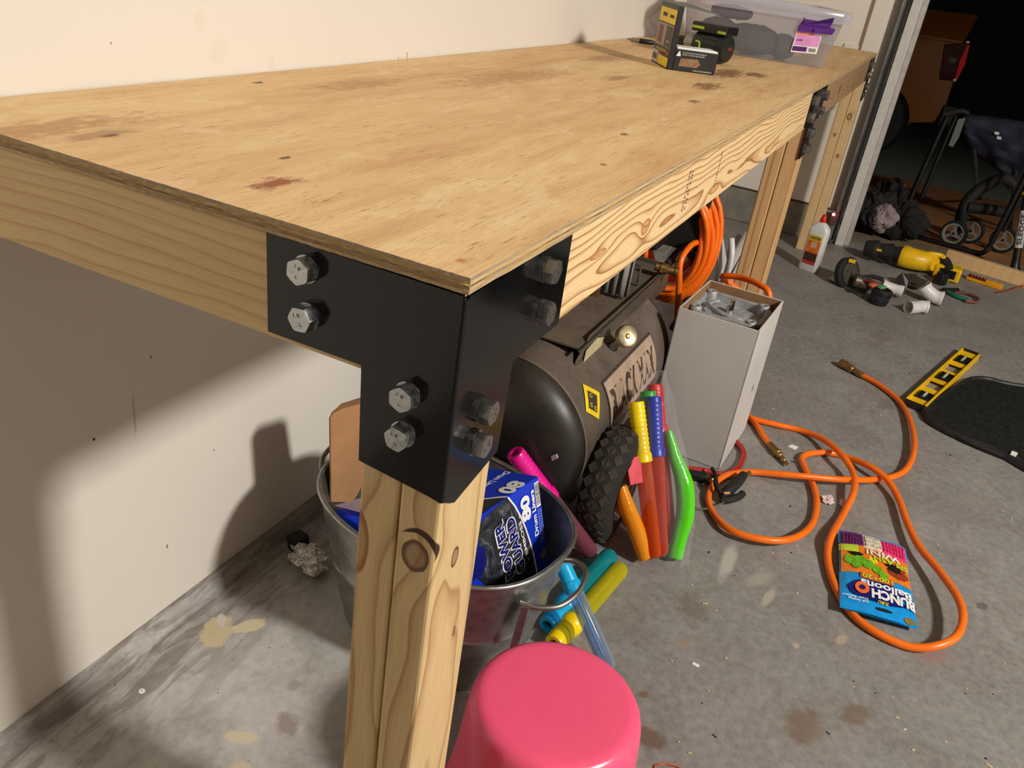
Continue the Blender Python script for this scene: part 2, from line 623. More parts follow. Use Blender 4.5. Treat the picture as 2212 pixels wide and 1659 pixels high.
# door jamb: timber stop boards, and galvanised track
M_JAMB = plain('white_jamb', (206, 202, 194), .6, var=.08, scale=60, bump=.2)
M_GALV = plain('galvanised_track', (150, 156, 160), .38, .85, var=.2, scale=25)
struct(MB().box((3.605, -.104, 0.0), (3.70, -.066, 2.2)).build('trim_6', M_JAMB, bevel=.003))
struct(MB().box((3.640, -.125, 0.0), (3.73, -.104, 2.2)).build('trim_7', plain('jamb_edge', (182, 174, 170), .6), bevel=.003))
tr = thing('door_track', 'galvanised steel vertical track of the garage door beside the white jamb', 'door track', (3.57, -.05, 0))
mb = MB()
for a, b in (((3.560, -.062, .02), (3.600, -.059, 2.2)), ((3.560, -.062, .02), (3.563, -.034, 2.2)), ((3.597, -.062, .02), (3.600, -.034, 2.2))):
    mb.box(a, b)
mb.build('track_channel', M_GALV, tr)
MB().box((3.552, -.058, .03), (3.556, -.048, 2.2)).build('weather_strip', plain('black_rubber', (22, 22, 22), .7), tr)
for z in (.35, .95, 1.55, 2.05):
    MB().cyl((3.555, -.047, z), (3.561, -.047, z), .008, n=6).build('bolt', M_GALV, tr)
# ground outside: driveway falling away from the garage
def brownslab():
    s = NB('driveway')
    co = s.coord()
    nz = s.noise(co, 3.5, 4, .6)
    sp = s.sep(co)
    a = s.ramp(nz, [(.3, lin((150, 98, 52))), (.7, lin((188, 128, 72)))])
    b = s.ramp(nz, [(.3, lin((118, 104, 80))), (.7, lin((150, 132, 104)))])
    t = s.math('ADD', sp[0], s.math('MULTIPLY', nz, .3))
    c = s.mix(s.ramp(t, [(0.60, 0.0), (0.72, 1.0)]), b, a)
    return s.fin(c, .85)


D0 = 3.75
def gz(x):
    return -.005 - .08 * (x - D0)


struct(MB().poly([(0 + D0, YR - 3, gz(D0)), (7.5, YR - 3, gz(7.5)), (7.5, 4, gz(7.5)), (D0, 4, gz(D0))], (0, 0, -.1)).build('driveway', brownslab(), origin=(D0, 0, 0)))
struct(MB().poly([(7.5, YR - 6, gz(7.5)), (30, YR - 6, gz(30)), (30, 14, gz(30)), (7.5, 14, gz(7.5))], (0, 0, -.1)).build('street', plain('grey_street', (138, 146, 134), .9, var=.2, scale=8), origin=(7.5, 0, 0)))
# the lamp that lights the garage
M_EM = NB('bulb_glow')
M_EM.b.inputs['Emission Color'].default_value = (1, .88, .72, 1)
M_EM.b.inputs['Emission Strength'].default_value = 6
M_EM = M_EM.m
lamp = thing('ceiling_lamp', 'round white ceiling bulb holder over the garage floor', 'lamp', (LAMP.x, LAMP.y, 2.62))
MB().cyl(LAMP + V((0, 0, .08)), LAMP + V((0, 0, .16)), .055, .065, 24).build('lamp_holder', M_JAMB, lamp, 40)
MB().ball(LAMP + V((0, 0, .045)), .04, 20).build('bulb', M_EM, lamp, 60)

# ------------------------------------------------------------------ workbench
H = .8268
T = .0127
XE = 3.466
bench = thing('workbench', 'long workbench of pine lumber with a rough plywood top and black steel corner brackets', 'workbench', (0, 0, 0))


def plytop():
    s = NB('plywood_face')
    tc = s.n('ShaderNodeTexCoord').outputs['Object']
    sp = s.sep(tc)
    v1 = s.comb(s.math('MULTIPLY', sp[0], 0.14), sp[1], sp[2])
    wob = s.noise(tc, 3.2, 3, .55)
    v1w = s.vmath('ADD', v1, s.comb(0.0, s.math('MULTIPLY', wob, .05), 0.0))
    broad = s.noise(v1w, 7, 4, .6, .4)
    med = s.noise(v1w, 38, 5, .65, .3)
    fib = s.noise(s.comb(s.math('MULTIPLY', sp[0], .10), sp[1], 0.0), 260, 4, .75)
    c = s.ramp(broad, [(.28, lin((198, 150, 100))), (.45, lin((219, 178, 124))), (.62, lin((234, 202, 148))), (.78, lin((216, 176, 120)))])
    c = s.mix(.55, c, s.ramp(med, [(.3, lin((196, 150, 98))), (.5, lin((224, 184, 128))), (.7, lin((238, 206, 154)))]))
    # pale torn patches and thin dark splinter lines
    patch = s.noise(s.comb(s.math('MULTIPLY', sp[0], .5), sp[1], 5.0), 16, 5, .7, 1.0)
    c = s.mix(s.ramp(patch, [(.56, 0.0), (.63, .45)]), c, lin((240, 214, 166)))
    gate = s.ramp(s.noise(s.comb(s.math('MULTIPLY', sp[0], .6), sp[1], 9.0), 9, 3), [(.38, 0.12), (.58, 1.0)])
    c = s.mix(s.math('MULTIPLY', gate, s.ramp(fib, [(.33, .8), (.43, 0.0)])), c, lin((140, 96, 60)))
    c = s.mix(s.math('MULTIPLY', .8, s.ramp(fib, [(.60, 0.0), (.72, .4)])), c, lin((240, 210, 160)))
    w = s.noise(s.comb(s.math('MULTIPLY', sp[0], .5), sp[1], 0.0), 70, 4, .7)
    for (x, y, r, sx, col, k) in ((.069, .412, .006, .5, (86, 44, 40), .95), (.062, .418, .016, .35, (140, 92, 62), .5), (.07, .223, .016, .55, (150, 74, 36), .95),
                                  (.022, .017, .0055, .9, (196, 128, 66), .9), (.413, .534, .006, .4, (70, 46, 30), .9), (.143, .272, .0045, .5, (80, 46, 28), .9),
                                  (1.30, .16, .03, .35, (120, 80, 46), .8), (1.62, .19, .045, .3, (124, 78, 44), .85), (1.70, .14, .03, .4, (112, 72, 44), .85),
                                  (1.05, .12, .012, .4, (110, 74, 44), .8), (.62, .10, .006, .5, (90, 58, 36), .9), (1.45, .43, .04, .25, (150, 104, 62), .6),
                                  (.55, .47, .03, .25, (160, 108, 62), .5), (.9, .40, .05, .2, (164, 114, 70), .5), (.42, .055, .005, .6, (150, 96, 56), .8),
                                  (.035, .46, .03, .2, (170, 116, 66), .6), (2.5, .15, .06, .3, (140, 96, 58), .5), (1.15, .30, .02, .3, (150, 100, 60), .6)):
        dx = s.math('MULTIPLY', s.math('SUBTRACT', sp[0], x), sx)
        dy = s.math('SUBTRACT', sp[1], y)
        d = s.math('DIVIDE', s.math('SQRT', s.math('ADD', s.math('MULTIPLY', dx, dx), s.math('MULTIPLY', dy, dy))), r)
        d = s.math('ADD', d, s.math('MULTIPLY', s.math('SUBTRACT', w, .5), 2.6))
        c = s.mix(s.ramp(d, [(.45, k), (.95, 0.0)]), c, lin(col))
    s.bump(s.math('ADD', s.math('MULTIPLY', fib, .9), s.math('MULTIPLY', patch, .7)), .7, .0016)
    return s.fin(c, .6)


M_PTOP = plytop()


def plyedge(name, a, b):
    s = NB(name)
    co = s.coord((1, 1, .3))
    n1 = s.noise(co, 26, 4, .6)
    n2 = s.noise(s.coord((1, 1, 3)), 420, 3, .7)
    c = s.ramp(n1, [(.35, lin(a)), (.6, lin(b))])
    c = s.mix(.4, c, s.mix(1.0, c, s.ramp(n2, [(.3, (.6, .58, .54, 1)), (.6, (1.0, 1.0, 1.0, 1))]), 'MULTIPLY'))
    s.bump(n2, .6, .001)
    return s.fin(c, .8)


PE = [plyedge('ply_edge_a', (158, 138, 116), (182, 156, 124)), plyedge('ply_edge_b', (206, 184, 128), (190, 162, 110)), plyedge('ply_edge_c', (112, 92, 72), (176, 148, 108)),
      plyedge('ply_edge_d', (196, 172, 122), (168, 142, 104)), plyedge('ply_edge_e', (168, 144, 112), (200, 170, 126))]
cuts = [0, .0028, .0056, .0072, .0101, .0127]
for i in range(5):
    z1 = H - cuts[i]
    z0 = H - cuts[i + 1]
    mb = MB()
    jag = [.0, -.0010, .0004, -.0012, -.0002][i]
    N = 120
    ring = []
    for k in range(N + 1):                               # near end edge, slightly torn
        y = -.004 + .586 * k / N
        ring.append((-.004 - jag + random.uniform(-.0005, .0005), y))
    for k in range(1, 161):
        ring.append((-.004 + (XE + .004) * k / 160, .582 + random.uniform(-.0012, .0006)))
    ring.append((XE, -.004))
    front = []
    for k in range(159, 0, -1):
        front.append((-.004 + (XE + .004) * k / 160, -.004 - jag * .8 + random.uniform(-.0005, .0005)))
    ring += front
    n = len(ring)
    vs = [V((x, y, z0)) for x, y in ring] + [V((x, y, z1)) for x, y in ring]
    mb.mat(1).add(vs, [(k, n + k, n + (k + 1) % n, (k + 1) % n) for k in range(n)])
    mb.mat(0).add([], [])
    o = len(mb.v)
    mb.f.append([n + k for k in reversed(range(n))]); mb.mi.append(0)
    mb.f.append([k for k in range(n)]); mb.mi.append(1)
    mb.build('plywood_layer', [M_PTOP, PE[i]], bench)

ZB = H - T
M_PINE_F = pine('pine_front_beam', 0, (236, 204, 152), (160, 100, 50), 125, (0, .024, .752), .0080, 2.3,
                [((.447, 0, .763), .010, 1.8), ((.286, 0, .770), .004, 6.0), ((.80, 0, .745), .007, 5.0)], (182, 122, 66), 1.0, .006)
M_PINE_E = pine('pine_end_beam', 1, (216, 186, 134), (182, 136, 84), 110, (0, -.05, .70), .0060, 7.7, [], (110, 70, 40), .62, .035)
M_PINE_G = pine('pine_dark_beam', 0, (176, 142, 104), (122, 86, 56), 120, (0, .03, .76), .014, 12.1, [((2.35, 0, .77), .014, 2), ((2.8, 0, .75), .012, 2)], (110, 70, 44), .9)
MB().box((.089, 0, ZB - .089), (1.79, .038, ZB)).build('front_beam', M_PINE_F, bench, bevel=.0025)
o = MB().box((1.879, 0, ZB - .089), (3.371, .038, ZB)).build('front_beam', M_PINE_G, bench, bevel=.0025)
o['label'] = 'darker far front beam'
MB().box((0, .076, ZB - .089), (.038, .583, ZB)).build('end_beam', M_PINE_E, bench, bevel=.0025)
MB().box((.038, .545, ZB - .089), (3.42, .583, ZB)).build('back_beam', M_PINE_E, bench)
MB().box((3.43, .076, ZB - .089), (3.466, .583, ZB)).build('end_beam', M_PINE_E, bench)
M_LEG = [pine('pine_leg_a', 2, (214, 184, 134), (160, 118, 70), 48, (0, .06, .11), .016, 1.1, [((0, .075, .56), .012, 3)], (150, 100, 56), .7, .03),
         pine('pine_leg_b', 2, (218, 188, 138), (164, 122, 74), 55, (0, .05, -.03), .014, 4.4, [((0, .0175, .572), .0135, 1.25), ((.040, 0, .553), .0065, 1.8), ((.06, 0, .45), .003, 2.5)], (96, 64, 40), .75, .03, cres=((0, .0150, .5830), .0185, (0, .0185, .5765), .0190)),
         pine('pine_leg_c', 2, (222, 180, 126), (160, 106, 62), 170, (0, 1.70, .03), .0007, 3.3, [], (120, 74, 40), .9, 0),
         pine('pine_leg_d', 2, (224, 190, 138), (190, 146, 94), 75, (0, 3.29, .03), .002, 6.3, [((3.371, .02, .58), .01, 1.5), ((3.371, .055, .5), .006, 1.3), ((3.371, .02, .42), .007, 1.3)], (110, 66, 36), .6, 0)]
for i, x in enumerate((0, 1.789, 3.371)):
    for k in range(2):
        y0 = .0 + .0385 * k
        m = (M_LEG[0] if k else M_LEG[1]) if i == 0 else M_LEG[i + 1]
        MB().box((x, y0, 0), (x + .089, y0 + .0375, ZB - .0005)).build('leg_board', m, bench, bevel=.003)

# brackets
def steel():
    s = NB('black_powder_coat')
    co = s.coord()
    nz = s.noise(co, 240, 3, .6)
    big = s.noise(co, 9, 4, .6)
    dust = s.ramp(s.noise(co, 330, 4, .8), [(.70, 0.0), (.78, .8)])
    gate = s.ramp(s.noise(co, 16, 3), [(.5, .05), (.68, .8)])
    c = s.mix(s.math('MULTIPLY', dust, gate), lin((9, 9, 10)), lin((120, 114, 98)))
    s.bump(nz, .05, .0004)
    return s.fin(c, s.ramp(big, [(.3, .10), (.7, .17)]), 0.0, Specular_IOR_Level=.40)


M_STEEL = steel()
M_ZINC = plain('zinc_bolt', (176, 178, 178), .30, 1.0, var=.18, scale=220, bump=.25)
M_ZDARK = plain('zinc_stamp', (92, 92, 90), .5, .6)


def bolt(parent, p, nrm, ang=0.0, r=.0112):
    """hex head with washer face on a plate; one mesh, stamped ring on top"""
    M = frame(p, nrm)
    mb = MB()
    mb.lathe([(r * 1.0, 0), (r * 1.0, .0030), (r * .82, .0031)], M, 24, False, True)
    R = M @ Matrix.Rotation(ang, 4, 'Z')
    hx = [(r * math.cos(PI / 3 * i), r * math.sin(PI / 3 * i)) for i in range(6)]
    prof = [(1.0, .0036), (1.0, .0116), (.90, .0130)]
    vs = []
    n = 24
    for (k, z) in prof:
        for i in range(n):
            a = 2 * PI * i / n
            # hexagon radius at this angle
            aa = (a % (PI / 3)) - PI / 6
            rh = r * math.cos(PI / 6) / math.cos(aa)
            rr = rh if k == 1.0 else min(rh * .97, r * .93)
            zz = z
            if k == 1.0 and z > .005:
                zz = z - (rh / r - .866) * .010
            vs.append(R @ V((rr * math.cos(a), rr * math.sin(a), zz)))
    fs = [(j * n + i, j * n + (i + 1) % n, (j + 1) * n + (i + 1) % n, (j + 1) * n + i) for j in range(2) for i in range(n)]
    fs.append(tuple(2 * n + i for i in range(n)))
    mb.add(vs, fs)
    mb.lathe([(r * .70, .0130), (r * .70, .0128), (r * .62, .0127)], R, 24)
    mb.mat(1)
    for (x, y, w, h) in ((-.42, .20, .035, .26), (-.42, .20, .17, .035), (-.12, .22, .035, .24), (-.12, .22, .17, .035), (-.12, .33, .17, .035), (-.12, .44, .17, .035), (.03, .22, .035, .24), (.05, -.42, .2, .035), (.05, -.42, .035, .2)):
        mb.box((x * r, y * r, .0128), ((x + w) * r, (y + h) * r, .0132), R)
    return mb.build('bolt', [M_ZINC, M_ZDARK], parent, 30)


bk = MB()
t = .003
LP = [(0, .812), (.172, .8138), (.170, .731), (.080, .731), (.077, .645), (.012, .638), (0, .636)]
RP = [(0, .8095), (.003, .8115), (.192, .8135), (.195, .7255), (.098, .7240), (.094, .637), (.018, .625), (0, .636)]
bk.poly([(-t, y, z) for y, z in LP], (t - .0002, 0, 0))
bk.poly([(x, -t, z) for x, z in RP], (0, t - .0002, 0))
arc = [(-t * math.cos(PI / 2 * i / 6), -t * math.sin(PI / 2 * i / 6)) for i in range(7)] + [(0, 0)]
bk.poly([(x, y, .636) for x, y in arc], (0, 0, .1735))
br = bk.build('corner_bracket', M_STEEL, bench, 35)
for i, (y, z) in enumerate(((.1325, .7955), (.130, .7575), (.036, .7215), (.037, .6865))):
    bolt(br, (-t, y, z), (-1, 0, 0), (.2, .9, .35, .6)[i])
for i, (x, z) in enumerate(((.134, .7965), (.137, .7575), (.043, .7025), (.039, .6735))):
    bolt(br, (x, -t, z), (0, -1, 0), (.1, .5, .3, .8)[i])


def flat_bracket(pts, bolts, name, ends=None):
    b = MB()
    b.poly([(x, -t, z) for x, z in pts], (0, t - .0002, 0))
    o = b.build(name, M_STEEL, bench)
    for i, (x, z) in enumerate(bolts):
        bolt(o, (x, -t, z), (0, -1, 0), .37 * i, .0130)
    return o


xm = 1.789 + .0445
flat_bracket([(xm - .125, .812), (xm + .125, .812), (xm + .125, .730), (xm + .05, .730), (xm + .05, .645), (xm - .05, .645), (xm - .05, .730), (xm - .125, .730)],
             [(xm - .085, .79), (xm - .085, .752), (xm + .085, .79), (xm + .085, .752), (xm, .705), (xm, .668)], 't_bracket')
x0 = XE
flat_bracket([(x0, .812), (x0 - .19, .812), (x0 - .19, .730), (x0 - .095, .730), (x0 - .095, .645), (x0, .645)],
             [(x0 - .14, .79), (x0 - .14, .752), (x0 - .045, .70), (x0 - .045, .668)], 'corner_bracket')
# ink stamp on the front beam
M_INK = plain('ink', (44, 36, 34), .8)
text('ink_stamp', 'KD-HT 2 SYP', bench, (.608, -.0003, .802), (0, 0, -1), (1, 0, 0), .0065, M_INK, .055, bold=.01)
text('ink_stamp', 'HT:I: 27 N 2', bench, (.622, -.0003, .800), (0, 0, -1), (1, 0, 0), .006, M_INK, .052, bold=.01)
mb = MB()
for k in range(13):
    z = .800 - k * .0042
    mb.box((.788 + random.uniform(0, .003), -.0004, z), (.7915 + random.uniform(0, .003), -.0001, z + random.uniform(.0015, .003)))
mb.build('ink_mark', M_INK, bench)


# ------------------------------------------------------------------ more materials
M_CARD = plain('brown_cardboard', (176, 130, 88), .8, var=.1, scale=12, bump=.15)
M_CARDD = plain('cardboard_inside', (150, 112, 76), .85, var=.15, scale=14)
M_WBOX = plain('white_carton', (206, 202, 196), .55, var=.06, scale=6)
M_BLACK = plain('black_plastic', (20, 20, 21), .42, var=.3, scale=40)
M_BLACKM = plain('matt_black', (24, 23, 22), .75, var=.3, scale=40, bump=.2)
M_RUB = plain('black_rubber_hard', (34, 33, 31), .7, var=.35, scale=26, bump=.3)
M_STEELG = plain('worn_steel', (150, 148, 142), .35, .9, var=.2, scale=40)
M_BRASS = plain('old_brass', (150, 116, 66), .4, .8, var=.35, scale=120, bump=.2)
M_CHROME = plain('chrome', (210, 210, 210), .12, 1.0)
M_WHITEP = plain('white_plastic', (226, 224, 220), .35, var=.06, scale=20)
M_YEL = plain('yellow_plastic', (238, 190, 20), .4, var=.1, scale=20)
M_RED = plain('red_plastic', (206, 30, 28), .35)
M_PRINTW = plain('white_print', (236, 236, 236), .5)
M_PRINTY = plain('yellow_print', (235, 205, 30), .5)
M_PRINTK = plain('black_print', (18, 18, 18), .5)
M_ORANGE = plain('orange_hose_rubber', (255, 118, 22), .32, var=.06, scale=30)
M_GREEN = plain('green_plastic', (30, 170, 60), .35)
M_BLUEP = plain('blue_plastic', (28, 50, 170), .35)


def clear(name, c, alpha=.5, rough=.12, wob=0.0, edge=.45):
    """thin tinted see-through plastic film or tube"""
    s = NB(name)
    tr_ = s.n('ShaderNodeBsdfTransparent')
    tr_.inputs[0].default_value = lin(c)
    mx = s.n('ShaderNodeMixShader')
    co = s.coord()
    nz = s.noise(co, 45, 4, .6)
    lw = s.n('ShaderNodeLayerWeight')
    lw.inputs[0].default_value = .35
    f = s.math('MINIMUM', s.math('ADD', alpha, s.math('MULTIPLY', lw.outputs['Facing'], edge)), 1.0)
    s.nt.links.new(f, mx.inputs[0])
    s.nt.links.new(tr_.outputs[0], mx.inputs[1])
    s.nt.links.new(s.b.outputs[0], mx.inputs[2])
    s.nt.links.new(mx.outputs[0], s.out.inputs[0])
    if wob:
        s.bump(nz, wob, .004)
    return s.fin(lin(c), rough, 0.0)


def galv():
    s = NB('galvanised_sheet')
    co = s.coord()
    v = s.voro(co, 60)
    n = s.noise(co, 6, 4, .6)
    c = s.ramp(v, [(.1, lin((150, 154, 152))), (.7, lin((178, 181, 178)))])
    c = s.mix(s.ramp(n, [(.4, 0.0), (.7, .5)]), c, lin((128, 130, 126)))
    s.bump(n, .06, .003)
    return s.fin(c, s.ramp(n, [(.3, .26), (.7, .42)]), .92)


M_GTUB = galv()

# ------------------------------------------------------------------ washtub and what is in it
TC = V((.485, .230, 0))
tub = thing('washtub', 'galvanised metal tub behind the near bench leg, holding a blue carton', 'tub', TC)
EX = 2.5
def tubr(z):          # outline grows with height
    k = z / .25
    return .112 + .044 * k, .160 + .046 * k
mb = MB()
prof = []
for z in (0, .004, .03, .06, .09, .118, .124, .130, .16, .20, .235, .25):
    a, b = tubr(z)
    e = .003 if z in (.124,) else (.0 if z != .004 else -.001)
    prof.append((1.0 + e / .15, z, a, b))
def ovalring(a, b, z, n=64):
    r = []
    for i in range(n):
        th = 2 * PI * i / n
        c, q = math.cos(th), math.sin(th)
        xx, yy = a * math.copysign(abs(c) ** (2 / EX), c), b * math.copysign(abs(q) ** (2 / EX), q)
        cr, sr = math.cos(-.2), math.sin(-.2)
        r.append(TC + V((xx * cr - yy * sr, xx * sr + yy * cr, z)))
    return r
def oval(mb, rows, n=64, cap=True):
    vs = []
    for (a, b, z) in rows:
        vs += ovalring(a, b, z, n)
    m = len(rows)
    fs = [(j * n + i, j * n + (i + 1) % n, (j + 1) * n + (i + 1) % n, (j + 1) * n + i) for j in range(m - 1) for i in range(n)]
    if cap:
        fs.append(tuple((m - 1) * n + i for i in range(n)))
    mb.add(vs, fs)
rows = [(a * k, b * k, z) for (k, z, a, b) in prof]
inner = [(a - .0025, b - .0025, z) for (a, b, z) in reversed(rows[1:])]
oval(mb, rows + inner)
mb.build('tub_body', M_GTUB, tub, 50)
a, b = tubr(.25)
MB().tube(ovalring(a, b, .25), .0042, 8, closed=True).build('rolled_rim', M_GTUB, tub, 60)
hp = [(.385, .048, .215), (.392, .022, .214), (.413, -.004, .216), (.452, -.016, .222), (.488, -.010, .228), (.500, .012, .228), (.497, .034, .222)]
MB().tube(catmull(hp, 6), .0042, 8).build('wire_handle', M_STEELG, tub, 60)
MB().tube(catmull([(.470, .432, .225), (.462, .446, .232), (.468, .452, .250), (.50, .455, .258), (.535, .452, .250), (.545, .432, .226)], 6), .0042, 8).build('wire_handle', M_STEELG, tub, 60)
MB().obox((.380, .0505, .13), (.03, -.006, 0), (.003, -.012, 0), (0, -.006, .085)).build('handle_plate', M_GTUB, tub, bevel=.002)

# blue carton of drum liners leaning in the tub
O0 = V((.570, .117, .300))
U = V((-.984, .18, 0)).normalized()          # along the upper front edge, to the left
Wd = V((-.07, -.30, -.95)); Wd = (Wd - U * Wd.dot(U)).normalized()
Dp = Wd.cross(U).normalized()
if Dp.y < 0:
    Dp = -Dp
LB, HB, DB = .20, .165, .095
lin_ = thing('liner_carton', 'blue printed carton of 80 drum liners leaning in the metal tub', 'carton', O0 + Wd * HB)


def blueprint():
    s = NB('blue_card_gloss')
    nz = s.noise(s.coord(), 6, 3)
    return s.fin(s.ramp(nz, [(.3, lin((10, 40, 180))), (.7, lin((20, 66, 214)))]), .25)


M_BLUEC = blueprint()
M_BAGK = NB('printed_bag_picture')
_c = M_BAGK.coord((1, 1, 1), (0.3, .5, .2))
_n = M_BAGK.noise(_c, 26, 5, .6, 2.5)
M_BAGK = M_BAGK.fin(M_BAGK.ramp(_n, [(.35, lin((26, 28, 32))), (.55, lin((52, 54, 60))), (.72, lin((110, 112, 116)))]), .3)
M_NAVY = plain('navy_print', (14, 22, 110), .3)
MB().obox(O0, U * LB, Dp * DB, Wd * HB).build('carton_body', M_BLUEC, lin_, bevel=.0015)
Nf = U.cross(Wd).normalized()
if Nf.dot(CAMP - O0) < 0:
    Nf = -Nf
# face coordinates: a (0..1) leftwards along the edge, b (0..1) downwards
def FB(a, b, e=.0006):
    return O0 + U * (a * LB) + Wd * (b * HB) + Nf * e
Nt = -Wd
def FT(a, d, e=.0006):
    return O0 + U * (a * LB) + Dp * (d * DB) + Nt * e
def FM(a, b, e=.0006):
    return FB(a / LB, b / HB, e)
crv = [(.080, 0), (.0665, .02), (.056, .042), (.0475, .066), (.0405, .092), (.0355, .118), (.0325, .150), (.032, .163)]
pts = [FM(.155, .012), FM(.120, .004)] + [FM(a, b) for a, b in crv] + [FM(.10, .160), FM(.14, .150), FM(.158, .12), (FM(.166, .07))]
MB().add(pts, [tuple(range(len(pts)))]).build('bag_picture', M_BAGK, lin_)
mb = MB()
for i in range(len(crv) - 1):
    (a0, b0), (a1, b1) = crv[i], crv[i + 1]
    mb.add([FM(a0, b0, .0010), FM(a0 + .0035, b0, .0010), FM(a1 + .0035, b1, .0010), FM(a1, b1, .0010)], [(0, 1, 2, 3)])
def TM(a, d, e=.0006):
    return FT(a / LB, d / DB, e)
ct = [(.080, 0), (.088, .014), (.100, .030), (.118, .048), (.140, .062), (.168, .074)]
for i in range(len(ct) - 1):
    (a0, b0), (a1, b1) = ct[i], ct[i + 1]
    mb.add([TM(a0, b0, .0010), TM(a0 + .005, b0, .0010), TM(a1 + .005, b1, .0010), TM(a1, b1, .0010)], [(0, 1, 2, 3)])
mb.build('white_stripe', M_PRINTW, lin_)
tp = [TM(.084, .0)] + [TM(a + .005, b) for a, b in ct[1:]] + [TM(.195, .075), TM(.195, .003)]
MB().add(tp, [tuple(range(len(tp)))]).build('bag_picture', M_BAGK, lin_)
kn = [(.140, .105), (.175, .085), (.155, .112), (.190, .122), (.158, .130), (.180, .160), (.150, .134), (.142, .164), (.136, .134), (.115, .120)]
MB().add([FM(a, b, .0009) for a, b in kn], [tuple(range(len(kn)))]).build('bag_knot_picture', M_BLACK, lin_)
dr = (-Wd + U * .13).normalized()
ur = (U + Wd * .13).normalized()
text('lettering', 'POWER', lin_, FM(.092, .124, .0018), dr, ur, .0185, M_NAVY, .098, bold=.03)
text('lettering', 'GUARD', lin_, FM(.064, .129, .0018), dr, ur, .0185, M_NAVY, .098, bold=.03)
text('lettering_outline', 'POWER', lin_, FM(.0905, .1255, .0014), dr, ur, .0215, M_PRINTW, .101, bold=.065)
text('lettering_outline', 'GUARD', lin_, FM(.0625, .1305, .0014), dr, ur, .0215, M_PRINTW, .101, bold=.065)
text('lettering', '- EMBOSS -', lin_, FM(.0500, .120, .0014), dr, ur, .0065, M_PRINTW, .082, bold=.02)
text('lettering', '80', lin_, FM(.0330, .057, .0010), -Wd, U, .021, M_PRINTW, .042, bold=.05)
text('lettering', 'Drum Liners', lin_, FM(.0185, .092, .0010), -Wd, U, .0095, M_PRINTW, .078, bold=.03)
text('lettering', '80', lin_, TM(.030, .026, .0010), U, -Dp, .026, M_PRINTW, .045, bold=.05)
text('lettering', 'Drum Liners', lin_, TM(.006, .060, .0010), U, -Dp, .011, M_PRINTW, .072, bold=.03)
MB().add([FM(.003, .006, .0009), FM(.0145, .006, .0009), FM(.0145, .048, .0009), FM(.003, .048, .0009)], [(0, 1, 2, 3)]).build('barcode_panel', M_PRINTW, lin_)
mb = MB()
b = .008
while b < .045:
    w = random.choice((.0005, .0009, .0014))
    mb.add([FM(.0035, b, .0012), FM(.014, b, .0012), FM(.014, b + w, .0012), FM(.0035, b + w, .0012)], [(0, 1, 2, 3)])
    b += w + random.choice((.0005, .0008, .0012))
mb.build('barcode_bars', M_PRINTK, lin_)
mb = MB()
for r in range(3):
    b = .052
    while b < .100 + .004 * r:
        w = random.uniform(.0012, .003)
        a0 = .003 + r * .0042
        mb.add([FM(a0, b, .0009), FM(a0 + .0018, b, .0009), FM(a0 + .0018, b + w, .0009), FM(a0, b + w, .0009)], [(0, 1, 2, 3)])
        b += w + .001
mb.build('small_print', plain('pale_blue_print', (150, 170, 225), .5), lin_)
MB().lathe([(.0085, 0)], frame(FM(.011, .130, .0009), Nf), 24, True).build('round_mark', plain('grey_mark', (110, 104, 98), .5), lin_)
bd = [(.150, .048), (.172, .038), (.190, .038), (.190, .085), (.165, .088), (.150, .076)]
MB().add([FM(a, b, .0012) for a, b in bd], [tuple(range(6))]).build('badge', M_NAVY, lin_)

# opened brown carton flap and blue packet at the back of the tub
cb = thing('cardboard_carton', 'open brown cardboard carton sticking up at the back of the metal tub', 'carton', (.50, .37, .02))
def CP(u, v, x):
    return px(u, v, 1, .415 - (x - .50) * .5)
mb = MB()
fl = [CP(716, 1085, .50), CP(714, 905, .50), CP(720, 893, .50), CP(735, 884, .502), CP(790, 870, .51), CP(800, 1085, .50)]
mb.poly(fl, (.001, .004, 0))
mb.build('flap', M_CARD, cb, bevel=.0008)
MB().poly([CP(720, 893, .503), CP(742, 873, .52), CP(790, 858, .525), CP(794, 868, .515), CP(735, 884, .504)], (0, .0035, 0)).build('flap', M_CARDD, cb)
MB().box((.50, .24, .02), (.575, .36, .16)).build('carton_body', M_CARDD, cb, bevel=.002)
bp = thing('plastic_packet', 'blue packet in clear film beside the brown flap in the tub', 'packet', (.43, .36, .05))
mb = MB()
P1 = [px(722, 1095, 2, .225), px(770, 1128, 2, .22), px(860, 1150, 2, .22), px(860, 1075, 2, .225), px(780, 1078, 2, .23)]
mb.poly([p + V((.010, 0, -.07)) for p in P1], (-.008, 0, .065))
mb.build('packet_body', M_BLUEC, bp, bevel=.004)
M_FILM = clear('clear_film', (235, 232, 235), .10, .10, .5)
mb = MB()
mb.add([px(722, 1092, 2, .232), px(775, 1106, 2, .238), px(862, 1112, 2, .236), px(862, 1072, 2, .24), px(785, 1074, 2, .242)], [(0, 1, 2, 3, 4)])
mb.build('film_flap', clear('cloudy_film', (190, 170, 180), .5, .15, .5), bp)

